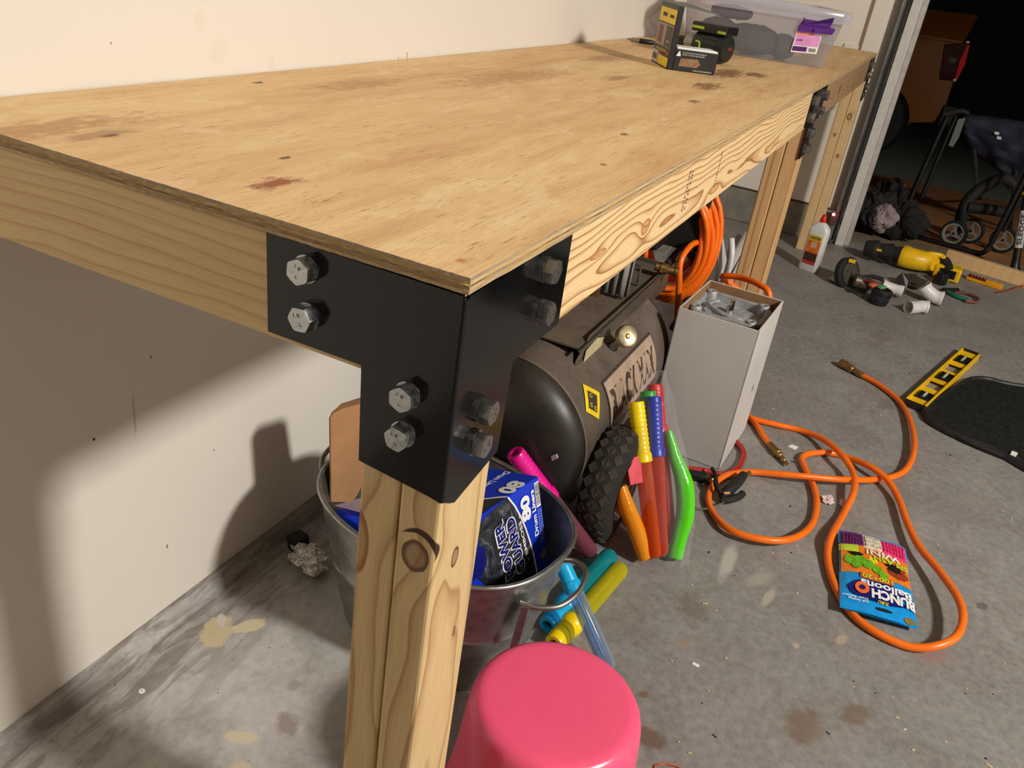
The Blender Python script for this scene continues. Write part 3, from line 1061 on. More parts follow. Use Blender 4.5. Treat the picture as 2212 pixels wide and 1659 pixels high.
# ------------------------------------------------------------------ pink pail upside down
PC = V((.264, -.064, 0))
pail = thing('toy_pail', 'glossy pink plastic pail standing upside down in front of the near leg', 'pail', PC)
M_PINK = plain('pink_plastic', (250, 92, 132), .28, var=.04, scale=8)
M_ = Matrix.Translation(PC)
pz = .205
mb = MB()
prof = [(.127, .0), (.131, .002), (.131, .012), (.1265, .016), (.1235, .05), (.1175, .10), (.1135, .15), (.1100, pz - .022), (.1075, pz - .012), (.1030, pz - .004), (.0960, pz), (.088, pz + .0008), (.05, pz - .0006), (.004, pz - .0008)]
mb.lathe(prof, M_, 96, False, True)
mb.build('pail_body', M_PINK, pail, 60)
for sgn, a in ((1, 2.75), (-1, 5.6)):
    c = PC + V((math.cos(a) * .128, math.sin(a) * .128, .028))
    MB().cyl(c - V((math.cos(a), math.sin(a), 0)) * .008, c + V((math.cos(a), math.sin(a), 0)) * .008, .016, .014, 20).build('handle_lug', M_PINK, pail, 40, bevel=.002)

# ------------------------------------------------------------------ bubble wands
def wand(label, tip, end, hcol, tcol, hl=.125, r=.0155, group=None, cat='bubble wand', roff=0.0, hole=True):
    """toy bubble wand: ribbed grip at `tip`, clear tube to `end`"""
    tip, end = V(tip), V(end)
    d = (end - tip).normalized()
    L = (end - tip).length
    t_ = thing('bubble_wand', label, cat, (tip.x, tip.y, min(tip.z, end.z) - r), group)
    mb = MB()
    M = frame(tip, d)
    prof = []
    n = 10
    if hole:
        prof += [(r * .45, .010), (r * .5, 0.0)]
    prof += [(r * .86, 0.0), (r * .95, .003)]
    for i in range(n):
        z = .008 + (hl - .030) * i / n
        prof += [(r * .93, z), (r * 1.0, z + .003), (r * .93, z + .006)]
    prof += [(r * .95, hl - .020), (r * 1.12, hl - .016), (r * 1.12, hl - .002), (r * .9, hl)]
    mb.lathe(prof, M, 24, not hole, True)
    mb.build('grip', hcol, t_, 50)
    mb = MB()
    rt = r * .98
    prof = [(rt, hl - .004), (rt, L - rt), (rt * .92, L - rt * .55), (rt * .6, L - rt * .12), (.0008, L)]
    mb.lathe(prof, M, 24)
    mb.build('tube', tcol, t_, 60)
    mb = MB()
    st = [frame(tip, d) @ V((0, 0, z)) for z in (hl, hl + (L - hl) * .8)]
    mb.cyl(st[0], st[1], .0022, n=6)
    for k in range(0 if hole else 5):
        c = tip + d * (hl + (L - hl) * (.35 + .11 * k))
        mb.tube(catmull([c + frame(V(), d) @ V((.009 * math.cos(a), .009 * math.sin(a), 0)) for a in (0, 1.05, 2.1, 3.14, 4.2, 5.24)], 2, True), .0013, 5, closed=True)
    mb.build('wand_stick', tcol if not hole else hcol, t_, 60)
    return t_


M_TEAL = clear('teal_tube', (30, 170, 178), .34, .12)
M_YTUBE = clear('yellow_tube', (215, 205, 40), .36, .12)
M_CYAN = plain('cyan_plastic', (10, 170, 228), .3)
M_YGRIP = plain('yellow_grip', (250, 215, 10), .3)
M_MAG = plain('magenta_plastic', (232, 22, 146), .3)
M_DRED = clear('dark_red_tube', (150, 80, 96), .36, .12)
M_BTUBE = clear('clear_blue_tube', (190, 206, 232), .14, .1)
R_ = .0155
def FZ(u, v, z):
    return px(u, v, 2, z)
wand('teal clear bubble wand with cyan grip lying on the floor beside the tub', FZ(1182, 1352, .018), FZ(1322, 1196, .018), M_CYAN, M_TEAL, .075, .0185)
wand('yellow clear bubble wand with yellow grip lying on the floor behind the pink pail', FZ(1196, 1392, .017), FZ(1344, 1224, .017), M_YGRIP, M_YTUBE, .070, .0185)
wand('magenta bubble wand with dark red tube leaning between the tub and the compressor tank', px(1112, 978, 0, .700), V((.800, .060, .017)), M_MAG, M_DRED, .125, .0180)
wand('clear pale blue bubble wand with cyan top leaning past the tub handle', px(1212, 1212, 0, .60), FZ(1318, 1450, .016), M_CYAN, M_BTUBE, .055, .0140)

# bag of bubble wands in clear film leaning on the white carton
BP0, BN = V((.862, -.033, 0)), V((-.018526, -.013188, .0123)).normalized()
def BG(u, v, e=0.0):
    p = pxp(u, v, BP0 + BN * e, BN)
    return p
for (lab, tu, tv, eu, ev, hc, tc_, hl, e) in (
        ('red topped bubble wand rearmost in the clear bag', 1414, 830, 1440, 1195, M_RED, clear('red_tube', (225, 60, 50), .32), .10, -.030),
        ('green gripped bubble wand in the clear bag behind the blue one', 1400, 845, 1410, 1200, M_GREEN, clear('orange_tube_a', (230, 90, 40), .32), .11, -.016),
        ('yellow gripped bubble wand with orange tube in the clear bag', 1374, 868, 1412, 1215, M_YGRIP, clear('orange_tube_b', (240, 100, 30), .32), .118, .012),
        ('blue gripped bubble wand in the middle of the clear bag', 1411, 856, 1425, 1210, M_BLUEP, clear('orange_tube_c', (225, 84, 50), .32), .118, .010)):
    a, b = BG(tu, tv, e), BG(eu, ev, e)
    b.z = max(b.z, .018)
    wand(lab, a, b, hc, tc_, hl, .0165, 'bubble wands in the clear bag', hole=False)


def blobtube(name, label, cat, path, rad, m, group=None, flat=.6):
    p = catmull(path, 6)
    n = len(p)
    rs = []
    for i in range(n):
        t = i / (n - 1) * (len(rad) - 1)
        j = min(int(t), len(rad) - 2)
        rs.append(rad[j] + (rad[j + 1] - rad[j]) * (t - j))
    mb = MB()
    mb.tube(p, rs, 16)
    o = mb.build(name, m, None, 60, origin=V((p[-1].x, p[-1].y, 0)))
    return tag(o, label, cat, group)


M_LIME = clear('lime_tube', (90, 225, 20), .75, .2, .4)
def grow(p):
    q = V(p)
    return q
blobtube('bubble_wand', 'bright lime green wand at the right side of the clear bag', 'bubble wand',
         [BG(1445, 930, 0), BG(1458, 985, 0), BG(1478, 1045, .004), BG(1480, 1110, .006), BG(1466, 1165, .006), BG(1458, 1205, .006)],
         [.005, .012, .018, .018, .016, .015], M_LIME, 'bubble wands in the clear bag')
blobtube('bubble_wand', 'yellow to orange wand at the left side of the clear bag', 'bubble wand',
         [BG(1341, 1050, .02), BG(1356, 1100, .02), BG(1376, 1150, .018), BG(1392, 1205, .012)],
         [.011, .016, .017, .013], clear('amber_tube', (245, 150, 20), .7, .2, .4), 'bubble wands in the clear bag')
tagc = MB().poly([BG(1352, 992, .026), BG(1384, 984, .026), BG(1394, 1040, .026), BG(1362, 1048, .026)], BN * .0008)
tc2 = tagc.build('header_card', plain('pink_red_card', (232, 70, 84), .4), None)
tag(tc2, 'red printed header card inside the clear bag', 'card')
# the film bag itself
mb = MB()
N_, M2 = 20, 26
def bagpt(s_, t_, side):
    # t 0 bottom .. 1 top ; s across
    lu = [1386, 1352, 1322, 1340, 1375, 1392]
    ru = [1486, 1502, 1494, 1476, 1452, 1438]
    vv = [1224, 1130, 1050, 950, 860, 800]
    k = t_ * 5
    j = min(int(k), 4)
    f = k - j
    L_ = lu[j] + (lu[j + 1] - lu[j]) * f
    R2 = ru[j] + (ru[j + 1] - ru[j]) * f
    v_ = vv[j] + (vv[j + 1] - vv[j]) * f
    u_ = L_ + (R2 - L_) * s_
    bulge = math.sin(PI * s_) ** .6 * (.022 + .014 * math.sin(PI * t_)) * side
    w = noise.noise(V((s_ * 5, t_ * 7, side * 3))) * .008 + noise.noise(V((s_ * 14, t_ * 9, side * 5))) * .003
    p = BG(u_, v_, 0) + BN * (bulge + w)
    p.z = max(p.z, .0015)
    return p
for side in (1, -1):
    vs = [bagpt(i / N_, j / M2, side) for j in range(M2 + 1) for i in range(N_ + 1)]
    fs = [(j * (N_ + 1) + i, j * (N_ + 1) + i + 1, (j + 1) * (N_ + 1) + i + 1, (j + 1) * (N_ + 1) + i) for j in range(M2) for i in range(N_)]
    mb.add(vs, fs)
M_BAGF = clear('bag_film', (250, 249, 251), .02, .05, .9, .16)
tag(mb.build('film_bag', M_BAGF, None, 80, origin=V((.88, -.05, 0))), 'crinkled clear film bag holding the bubble wands against the white carton', 'bag')

# ------------------------------------------------------------------ white carton with a pump casting in it
WB = V((1.298, -.075, 0))
wb = thing('white_carton', 'tall white open carton with a grey casting in it, beside the compressor', 'carton', (1.42, .025, 0))
hx, hy, hz = .245, .184, .360
ax_, ay_ = V((1, -.045, 0)).normalized(), V((.02, 1, 0)).normalized()
w_ = .004
mb = MB()
mb.obox(WB, ax_ * w_, ay_ * hy, (0, 0, hz))
mb.obox(WB, ax_ * hx, ay_ * w_, (0, 0, hz))
mb.obox(WB + ax_ * (hx - w_), ax_ * w_, ay_ * hy, (0, 0, hz))
mb.obox(WB + ay_ * (hy - w_), ax_ * hx, ay_ * w_, (0, 0, hz))
mb.obox(WB, ax_ * hx, ay_ * hy, (0, 0, w_))
mb.build('carton_wall', M_WBOX, wb, bevel=.001)
mb = MB()
e = w_ + .0006
mb.add([WB + ax_ * e + V((0, 0, .1)), WB + ax_ * e + ay_ * (hy - e) + V((0, 0, .1)), WB + ax_ * e + ay_ * (hy - e) + V((0, 0, hz - .001)), WB + ax_ * e + V((0, 0, hz - .001))], [(0, 1, 2, 3)])
mb.add([WB + ax_ * (hx - e) + V((0, 0, .1)), WB + ax_ * (hx - e) + ay_ * (hy - e) + V((0, 0, .1)), WB + ax_ * (hx - e) + ay_ * (hy - e) + V((0, 0, hz - .001)), WB + ax_ * (hx - e) + V((0, 0, hz - .001))], [(3, 2, 1, 0)])
mb.add([WB + ay_ * (hy - e) + ax_ * e + V((0, 0, .1)), WB + ay_ * (hy - e) + ax_ * (hx - e) + V((0, 0, .1)), WB + ay_ * (hy - e) + ax_ * (hx - e) + V((0, 0, hz - .001)), WB + ay_ * (hy - e) + ax_ * e + V((0, 0, hz - .001))], [(0, 1, 2, 3)])
mb.add([WB + ay_ * e + ax_ * e + V((0, 0, .1)), WB + ay_ * e + ax_ * (hx - e) + V((0, 0, .1)), WB + ay_ * e + ax_ * (hx - e) + V((0, 0, hz - .001)), WB + ay_ * e + ax_ * e + V((0, 0, hz - .001))], [(3, 2, 1, 0)])
mb.build('carton_lining', M_CARDD, wb)
tmk = WB + ax_ * .150 + V((0, 0, .150))
MB().poly([tmk + ay_ * -.0006, tmk + V((.008, 0, .004)) + ay_ * -.0006, tmk + V((.006, 0, .018)) + ay_ * -.0006, tmk + V((.002, 0, .012)) + ay_ * -.0006], ay_ * -.0005).build('tear_mark', M_BLACKM, wb)
pc = thing('pump_casting', 'grey cast metal pump housing with a shaft sitting in the white carton', 'pump part', (1.42, .025, .005))
M_CAST = plain('cast_aluminium', (176, 178, 178), .55, .35, var=.25, scale=60, bump=.6)
def WL(a, b, z):
    return WB + ax_ * a + ay_ * b + V((0, 0, z))
zt = .345
mb = MB()
outl = [(.07, .03), (.10, .012), (.20, .012), (.232, .04), (.235, .10), (.236, .165), (.215, .185), (.16, .180), (.09, .184), (.06, .165), (.066, .10)]
mb.poly([WL(a, b, zt - .10) for a, b in outl], (0, 0, .075))
mb.poly([WL(a, b, .01) for a, b in [(.09, .04), (.21, .04), (.21, .16), (.09, .16)]], (0, 0, .25))
for i in range(len(outl)):
    a0, b0 = outl[i]
    a1, b1 = outl[(i + 1) % len(outl)]
    p, q = WL(a0, b0, zt - .026), WL(a1, b1, zt - .026)
    c = WL(.15, .10, zt - .026)
    ip, iq = p + (c - p) * .14, q + (c - q) * .14
    mb.add([p, q, iq, ip, p + V((0, 0, .022)), q + V((0, 0, .022)), iq + V((0, 0, .022)), ip + V((0, 0, .022))], [(4, 5, 6, 7), (0, 1, 5, 4), (3, 7, 6, 2)])
mb.build('housing', M_CAST, pc, bevel=.003)
for a, b in ((.085, .035), (.215, .035), (.215, .165), (.085, .165)):
    MB().lathe([(.005, -.002), (.006, .001), (.012, .001), (.0135, -.002), (.0135, -.03)], Matrix.Translation(WL(a, b, zt)), 20).build('bolt_boss', M_CAST, pc, 40)
    MB().cyl(WL(a, b, zt - .004), WL(a, b, zt - .001), .0058, n=14).build('bolt_hole', M_BLACKM, pc)
MB().lathe([(.004, .0), (.034, .0), (.040, -.006), (.040, -.02)], Matrix.Translation(WL(.15, .10, zt - .018)), 28).build('hub', M_CAST, pc, 40)
MB().cyl(WL(.150, .10, zt - .02), WL(.150, .10, zt + .014), .0085, .007, 16).build('shaft', M_CHROME, pc, 40)
MB().tube(catmull([WL(.09, .06, zt - .012), WL(.10, .11, zt - .008), WL(.14, .15, zt - .01), WL(.19, .14, zt - .012)], 5), .006, 8).build('rib', M_CAST, pc, 50)

# ------------------------------------------------------------------ air compressor
XA, XB = .800, 1.335
TCY, TCZ, TR = .276, .206, .164
comp = thing('air_compressor', 'dusty black wheeled air compressor under the bench with a printed tank label', 'air compressor', (1.05, TCY, 0))


def tankmat(name, c, dust, k):
    s = NB(name)
    co = s.coord()
    n1 = s.noise(co, 9, 5, .65)
    n2 = s.noise(co, 160, 3, .7)
    sp = s.sep(s.n('ShaderNodeNewGeometry').outputs['Normal'])
    up = s.math('MAXIMUM', sp[2], 0.0)
    f = s.math('MULTIPLY', s.ramp(n1, [(.25, .45), (.6, 1.0)]), s.math('ADD', k, s.math('MULTIPLY', up, .45)))
    f = s.math('MINIMUM', s.math('MULTIPLY', f, s.ramp(n2, [(.3, .75), (.7, 1.1)])), 1.0)
    s.bump(n2, .12, .0006)
    return s.fin(s.mix(f, lin(c), lin(dust)), s.mix(f, (.28, .28, .28, 1), (.75, .75, .75, 1)), 0.0)


M_TANK = tankmat('dusty_tank', (26, 24, 23), (112, 98, 86), .62)
M_TANKE = tankmat('tank_end', (13, 13, 14), (76, 66, 56), .16)
MX = frame((XA, TCY, TCZ), (1, 0, 0), (0, 1, 0))
mb = MB()
Lt = XB - XA
mb.lathe([(TR, 0), (TR + .0015, .002), (TR + .0015, .010), (TR - .001, .013), (TR - .001, Lt - .013), (TR + .0015, Lt - .010), (TR + .0015, Lt)], MX, 72)
mb.build('tank_shell', M_TANK, comp, 40)
for x, s_ in ((XA, -1), (XB, 1)):
    mb = MB()
    prof = [(TR * math.cos(PI / 2 * i / 12) ** .8 if i < 12 else .0006, .070 * math.sin(PI / 2 * i / 12)) for i in range(13)]
    prof = [(TR - .001, 0)] + prof[1:]
    M = frame((x, TCY, TCZ), (s_, 0, 0), (0, 1, 0))
    mb.lathe(prof, M, 64)
    mb.build('tank_end', M_TANKE, comp, 60)
M_DUSTW = plain('pale_chip', (170, 168, 164), .8)
MB().poly([px(1190, 985, 0, XA - .056), px(1201, 982, 0, XA - .056), px(1205, 990, 0, XA - .056), px(1192, 996, 0, XA - .056)], (.004, 0, 0)).build('paint_chip', M_DUSTW, comp)


def onTank(x, th, e=.001):
    """point on the tank; th from the top (0) towards the front (-y)"""
    return V((x, TCY - (TR + e) * math.sin(th), TCZ + (TR + e) * math.cos(th)))


def tankhit(u, v, e=.001):
    d = (RW.transposed() @ V((u - 1106, 829.5 - v, -FPX))).normalized()
    oy, oz = CAMP.y - TCY, CAMP.z - TCZ
    a = d.y ** 2 + d.z ** 2
    b = 2 * (oy * d.y + oz * d.z)
    c = oy * oy + oz * oz - (TR + e) ** 2
    q = b * b - 4 * a * c
    if q < 0:
        q = 0
    p = CAMP + d * ((-b - math.sqrt(q)) / (2 * a))
    return p.x, math.atan2(TCY - p.y, p.z - TCZ)


def patch(pa, pb, pc_, pd, e, n=10):
    """curved patch on the tank between four (x, th) corners"""
    mb = MB()
    vs = []
    for j in range(n + 1):
        for i in range(n + 1):
            f, g = i / n, j / n
            x = (pa[0] * (1 - f) + pb[0] * f) * (1 - g) + (pd[0] * (1 - f) + pc_[0] * f) * g
            t_ = (pa[1] * (1 - f) + pb[1] * f) * (1 - g) + (pd[1] * (1 - f) + pc_[1] * f) * g
            vs.append(onTank(x, t_, e))
    m = n + 1
    mb.add(vs, [(j * m + i, j * m + i + 1, (j + 1) * m + i + 1, (j + 1) * m + i) for j in range(n) for i in range(n)])
    return mb


a, b, c, d = tankhit(1304, 829), tankhit(1404, 722), tankhit(1412, 800), tankhit(1318, 910)
th0 = .5 * (a[1] + b[1])
th1 = th0 + .62
xl, xr = a[0], b[0]
lab0, lab1 = (xl, th0), (xr, th0)
M_LABB = plain('brown_label', (66, 52, 44), .7, var=.2, scale=30)
M_LABC = plain('tan_label', (172, 148, 126), .7, var=.15, scale=30)
patch((xl - .004, th0 - .03), (xr + .004, th0 - .03), (xr + .004, th1 + .03), (xl - .004, th1 + .03), .0006).build('label_border', M_LABB, comp)
patch((xl, th0), (xr, th0), (xr, th1), (xl, th1), .0011).build('tank_label', M_LABC, comp)
hh = (TR * (th1 - th0))
text('lettering', 'BLACK MAX', comp, (xl + .012, 0, -hh * .80), (1, 0, 0), (0, 0, 1), hh * .58, M_LABB, (xr - xl) - .024, bold=.035,
     wrap=lambda q: onTank(q.x, th0 + (-q.z) / TR, .0017))
# yellow warning sticker
a, b, c, d = tankhit(1259, 829), tankhit(1295, 848), tankhit(1295, 906), tankhit(1266, 889)
x0_, x1_ = a[0], b[0]
xw = .030
tw0 = tankhit(1259, 829)[1]
x0_ = tankhit(1259, 829)[0]
xa_, ta_ = tankhit(1259, 829); xb_, tb_ = tankhit(1295, 848); xc_, tc_ = tankhit(1294, 906); xd_, td_ = tankhit(1266, 889)
patch((xa_, ta_), (xb_, tb_), (xc_, tc_), (xd_, td_), .0008).build('warning_sticker', M_PRINTY, comp)
def lerp4(f, g):
    return tuple((((xa_, ta_)[k] * (1 - f) + (xb_, tb_)[k] * f) * (1 - g) + ((xd_, td_)[k] * (1 - f) + (xc_, tc_)[k] * f) * g) for k in (0, 1))
patch(lerp4(.2, .18), lerp4(.8, .18), lerp4(.8, .82), lerp4(.2, .82), .0012).build('sticker_panel', plain('dark_panel', (60, 54, 46), .6), comp)
for f, g in ((.38, .32), (.38, .66), (.66, .70)):
    q = lerp4(f, g)
    p = onTank(q[0], q[1], .0016)
    MB().lathe([(.0045, 0), (.0030, .0003)], frame(p, p - V((p.x, TCY, TCZ))), 16).build('sticker_mark', M_PRINTY, comp)

# wheels and axle
def tyre(y, xw_, zc, s_=-1):
    R, W2 = .118, .032
    c = V((xw_, y, zc))
    M = frame(c, (0, s_, 0), (1, 0, 0))
    t_ = MB()
    prof = [(.062, -W2), (.090, -W2 - .003), (.108, -W2 * .9), (R - .003, -W2 * .55), (R, 0), (R - .003, W2 * .55), (.108, W2 * .9), (.090, W2 + .003), (.062, W2)]
    t_.lathe(prof, M, 48)
    o = t_.build('tyre', plain('tyre_groove', (30, 27, 23), .85, var=.3), comp, 40)
    g = MB()
    for k in range(26):                                  # raised diamond tread blocks
        for row in range(3):
            a0 = 2 * PI * (k + .5 * (row % 2)) / 26
            w0 = (row - 1) * W2 * .62
            da, dw = .108, W2 * .30
            vs = []
            for (aa, ww) in ((0, -dw), (da, 0), (0, dw), (-da, 0)):
                ang = a0 + aa
                rr = (R - .002 - abs(w0 + ww) ** 2 * 6)
                for h in (0, .0020):
                    vs.append(M @ V(((rr + h) * math.cos(ang), (rr + h) * math.sin(ang), w0 + ww)))
            g.add(vs, [(1, 3, 5, 7), (0, 2, 3, 1), (2, 4, 5, 3), (4, 6, 7, 5), (6, 0, 1, 7)])
    tr_ = g.build('tread_block', plain('dusty_tread', (62, 55, 46), .85, var=.3, scale=50), o)
    tr_['kind'] = 'stuff'
    MB().lathe([(.012, .020), (.020, .016), (.052, .010), (.060, W2), (.066, W2 + .002)], M, 40, True).build('wheel_disc', plain('cream_rim', (142, 126, 106), .5, .3, var=.2), comp, 40)
    MB().cyl(M @ V((0, 0, .012)), M @ V((0, 0, .035)), .010, n=14).build('axle_nut', M_STEELG, comp, 40)


tyre(.078, .900, .120)
tyre(.480, .900, .120, 1)
MB().cyl((.900, .09, .120), (.900, .47, .120), .008, n=12).build('axle', M_STEELG, comp)
MB().poly([(.87, .14, .06), (.93, .14, .06), (.93, .14, .14), (.87, .14, .14)], (0, .27, 0)).build('axle_bracket', M_TANKE, comp)
MB().poly([(XB - .10, .18, 0), (XB - .06, .18, 0), (XB - .06, .18, .075), (XB - .10, .18, .075)], (0, .19, 0)).build('front_foot', M_TANKE, comp)

# mounting saddle with turned-up lip along the front
M_PLATE = tankmat('dusty_plate', (46, 41, 37), (116, 102, 86), .5)
sp_ = MB()
sp_.poly([(.93, .190, TCZ + .118), (1.50, .190, TCZ + .118), (1.50, .190, .388), (.95, .190, .388), (.89, .190, .352), (.875, .190, .30)], (0, .004, 0))
sp_.box((.90, .190, .372), (1.50, .40, .377))
sp_.box((1.49, .190, .32), (1.494, .40, .388))
sp_.build('saddle_plate', M_PLATE, comp, bevel=.001)
MB().tube([(.885, .186, .378), (1.52, .186, .388), (1.70, .186, .392)], .0035, 8).build('edge_rod', M_STEELG, comp, 40)
tg = [px(1258, 786, 1, .187), px(1302, 741, 1, .187), px(1301, 729, 1, .187), px(1290, 731, 1, .187), px(1264, 760, 1, .187)]
tg = [px(1257, 794, 1, .187), px(1296, 757, 1, .187), px(1304, 728, 1, .187), px(1290, 730, 1, .187), px(1266, 757, 1, .187)]
MB().poly(tg, (0, -.0008, 0)).build('paper_tag', plain('aged_paper', (190, 176, 138), .8, var=.2, scale=60), comp)
# gauge / valve knob
kx, kt = tankhit(1322, 748)
kp = onTank(kx, kt, 0)
kn_ = (kp - V((kx, TCY, TCZ))).normalized()
MB().cyl(kp - kn_ * .004, kp + kn_ * .030, .0095, n=16).build('gauge_stem', M_STEELG, comp, 40)
ka = (V((-.6, -.62, .45))).normalized()
kc = kp + kn_ * .040
Mk = frame(kc - ka * .008, ka)
MB().lathe([(.001, 0), (.020, .001), (.0235, .004), (.0235, .014), (.0215, .017), (.019, .0155), (.001, .0155)], Mk, 32).build('gauge', plain('dusty_chrome', (176, 160, 132), .35, .8, var=.2, scale=90), comp, 40)
MB().cyl(Mk @ V((0, 0, .0155)), Mk @ V((0, 0, .018)), .006, .004, 16).build('gauge_hub', M_BRASS, comp, 40)
# brass fittings
MB().lathe([(.002, 0), (.010, 0), (.010, .01), (.013, .012), (.013, .03), (.009, .032), (.009, .045), (.012, .047), (.012, .055), (.004, .055)], frame((1.40, .205, .405), (.3, -1, -.1)), 18).build('brass_valve', M_BRASS, comp, 40)
MB().lathe([(.011, 0), (.011, .012), (.007, .013), (.007, .02), (.001, .02)], frame((1.18, .27, .377), (0, 0, 1)), 6).build('brass_fitting', M_BRASS, comp, 40)
# pump cylinder with fins, head
M_ALU = plain('dusty_alloy', (134, 130, 126), .6, .3, var=.2, scale=40, bump=.2)
pm = MB()
for k in range(9):
    z = .40 + k * .018
    pm.cyl((1.30, .31, z), (1.30, .31, z + .006), .062, n=36)
pm.cyl((1.30, .31, .377), (1.30, .31, .56), .048, n=32)
pm.build('finned_cylinder', M_ALU, comp, 40)
MB().box((1.235, .245, .56), (1.365, .375, .60)).build('cylinder_head', M_ALU, comp, bevel=.006)
MB().lathe([(.05, 0), (.07, .01), (.07, .05), (.052, .06)], Matrix.Translation((1.30, .31, .378)), 30).build('crankcase', M_PLATE, comp, 40)
# wavy grey plastic shroud seen below the beam
mb = MB()
vs = []
nn = 24
for i in range(nn + 1):
    y = .205 + .085 * i / nn
    x = 1.20 + .008 * math.sin(i * 1.3)
    for z in (.385, .45, .52, .585):
        vs.append(V((x + (z - .385) * .06, y, z)))
mb.add(vs, [(i * 4 + j, (i + 1) * 4 + j, (i + 1) * 4 + j + 1, i * 4 + j + 1) for i in range(nn) for j in range(3)])
mb.build('filter_shroud', plain('grey_shroud', (142, 138, 136), .55, var=.15), comp, 50, solid=.004)
# motor and mesh belt guard
MB().lathe([(.03, 0), (.062, .004), (.070, .014), (.070, .15), (.062, .16), (.03, .164)], frame((1.44, .30, .47), (1, 0, 0)), 36, True, True).build('motor', M_BLACK, comp, 40)
MB().box((1.42, .215, .43), (1.60, .30, .52)).build('motor_box', M_BLACK, comp, bevel=.01)
g = MB()
for i in range(18):
    z = .40 + i * .0105
    g.box((1.60, .165, z), (1.63, .34, z + .0045))
g.box((1.598, .165, .40), (1.604, .34, .59))
g.tube(catmull([(1.615, .165, .40), (1.615, .160, .50), (1.615, .165, .58), (1.615, .25, .60), (1.615, .34, .58), (1.615, .345, .45), (1.615, .34, .40)], 5), .006, 8)
g.build('belt_guard', M_BLACKM, comp, 40)
MB().cyl((1.596, .18, .51), (1.590, .18, .51), .013, n=20).build('red_badge', plain('brick_badge', (120, 34, 40), .5), comp)
# square bracket and cross bolts beyond the plate
MB().tube([(1.31, .215, .378), (1.31, .215, .425), (1.31, .26, .425), (1.31, .26, .378)], .0035, 8).build('wire_bracket', M_STEELG, comp)
mb = MB()
for k in range(4):
    mb.cyl((1.02 + k * .022, .28, .377), (1.02 + k * .022, .28, .435 - .006 * k), .005, n=10)
mb.build('stud', M_PLATE, comp, 40)
MB().box((.93, .30, .377), (1.12, .33, .40)).build('wood_block', plain('dusty_wood', (120, 96, 62), .85, var=.3), comp, bevel=.003)
# handle strap at the far end
MB().tube(catmull([(1.50, .20, .38), (1.60, .19, .40), (1.66, .17, .36), (1.64, .15, .28), (1.56, .16, .20)], 6), [.012] * 25, 8).build('handle_strap', plain('maroon_dusty', (70, 40, 36), .7), comp, 40)

# ------------------------------------------------------------------ orange air hose
mb_pts = None
hose = thing('air_hose', 'orange air hose coiled beyond the compressor, its loose loops lying on the floor', 'hose', (1.4, -.25, 0))
RH = .0077
fl_px = [(1852, 806), (1900, 832), (1945, 870), (1968, 915), (1975, 960), (1966, 1000), (1942, 1025), (1890, 1036), (1820, 1036), (1750, 1030), (1690, 1025), (1620, 1020), (1570, 1027), (1540, 1048), (1530, 1075), (1538, 1105), (1570, 1140), (1620, 1160), (1680, 1168), (1725, 1158), (1755, 1130), (1764, 1085), (1755, 1045), (1738, 1010), (1732, 990), (1748, 980), (1790, 978), (1830, 988), (1880, 1008), (1915, 1035), (1940, 1075), (1960, 1130), (1985, 1180), (2030, 1235), (2068, 1290), (2080, 1335), (2065, 1375), (2020, 1396), (1960, 1396), (1890, 1365), (1840, 1325), (1805, 1270), (1788, 1210), (1795, 1160), (1822, 1110), (1845, 1060), (1842, 1020), (1820, 985), (1780, 950), (1730, 930), (1680, 918), (1638, 908), (1600, 895), (1560, 880)]
P = []
cross = {8: .017, 9: .018, 10: .012, 45: .017, 46: .017, 47: .024, 48: .014, 28: .016, 29: .014, 43: .010}
for i, (u, v) in enumerate(fl_px):
    z = RH + .0005 + cross.get(i, 0) + {30: .008, 31: .010, 32: .014, 33: .020, 34: .026, 35: .028, 36: .022, 37: .012, 16: .008, 17: .012, 18: .014, 19: .010, 3: .006, 4: .008, 5: .006}.get(i, 0)
    P.append(px(u, v, 2, z))
P = catmull(P, 6)
ho = MB().tube(P, RH, 12).build('hose_run', M_ORANGE, hose, 60)
# second loose end with fitting
P2 = catmull([px(1600, 880, 2, .009), px(1632, 916, 2, .009), px(1650, 944, 2, .009), px(1668, 968, 2, .009)], 6)
MB().tube(P2, RH, 12).build('hose_end', M_ORANGE, hose, 60)
def fitting(p, q, parent, s=1.0, big=False):
    p, q = V(p), V(q)
    M = frame(p, q - p)
    L = (q - p).length
    mb = MB()
    if big:
        mb.lathe([(.008, 0), (.0095, .002), (.0095, L * .35), (.0085, L * .36), (.0085, L * .42), (.012, L * .46), (.0135, L * .55), (.0135, L * .8), (.0145, L * .82), (.0145, L), (.006, L)], M, 20, True, True)
    else:
        mb.lathe([(.009, 0), (.0095, .002), (.0095, L * .35), (.011, L * .37), (.011, L * .5), (.008, L * .52), (.008, L * .62), (.0055, L * .64), (.0055, L * .72), (.0068, L * .75), (.0068, L * .86), (.0045, L * .88), (.0045, L)], M, 16, True, True)
    mb.build('brass_coupling', M_BRASS, parent, 40)
fitting(px(1662, 960, 2, .009), px(1700, 1003, 2, .009), hose)
fitting(px(1864, 812, 2, .010), px(1816, 784, 2, .012), hose, big=True)
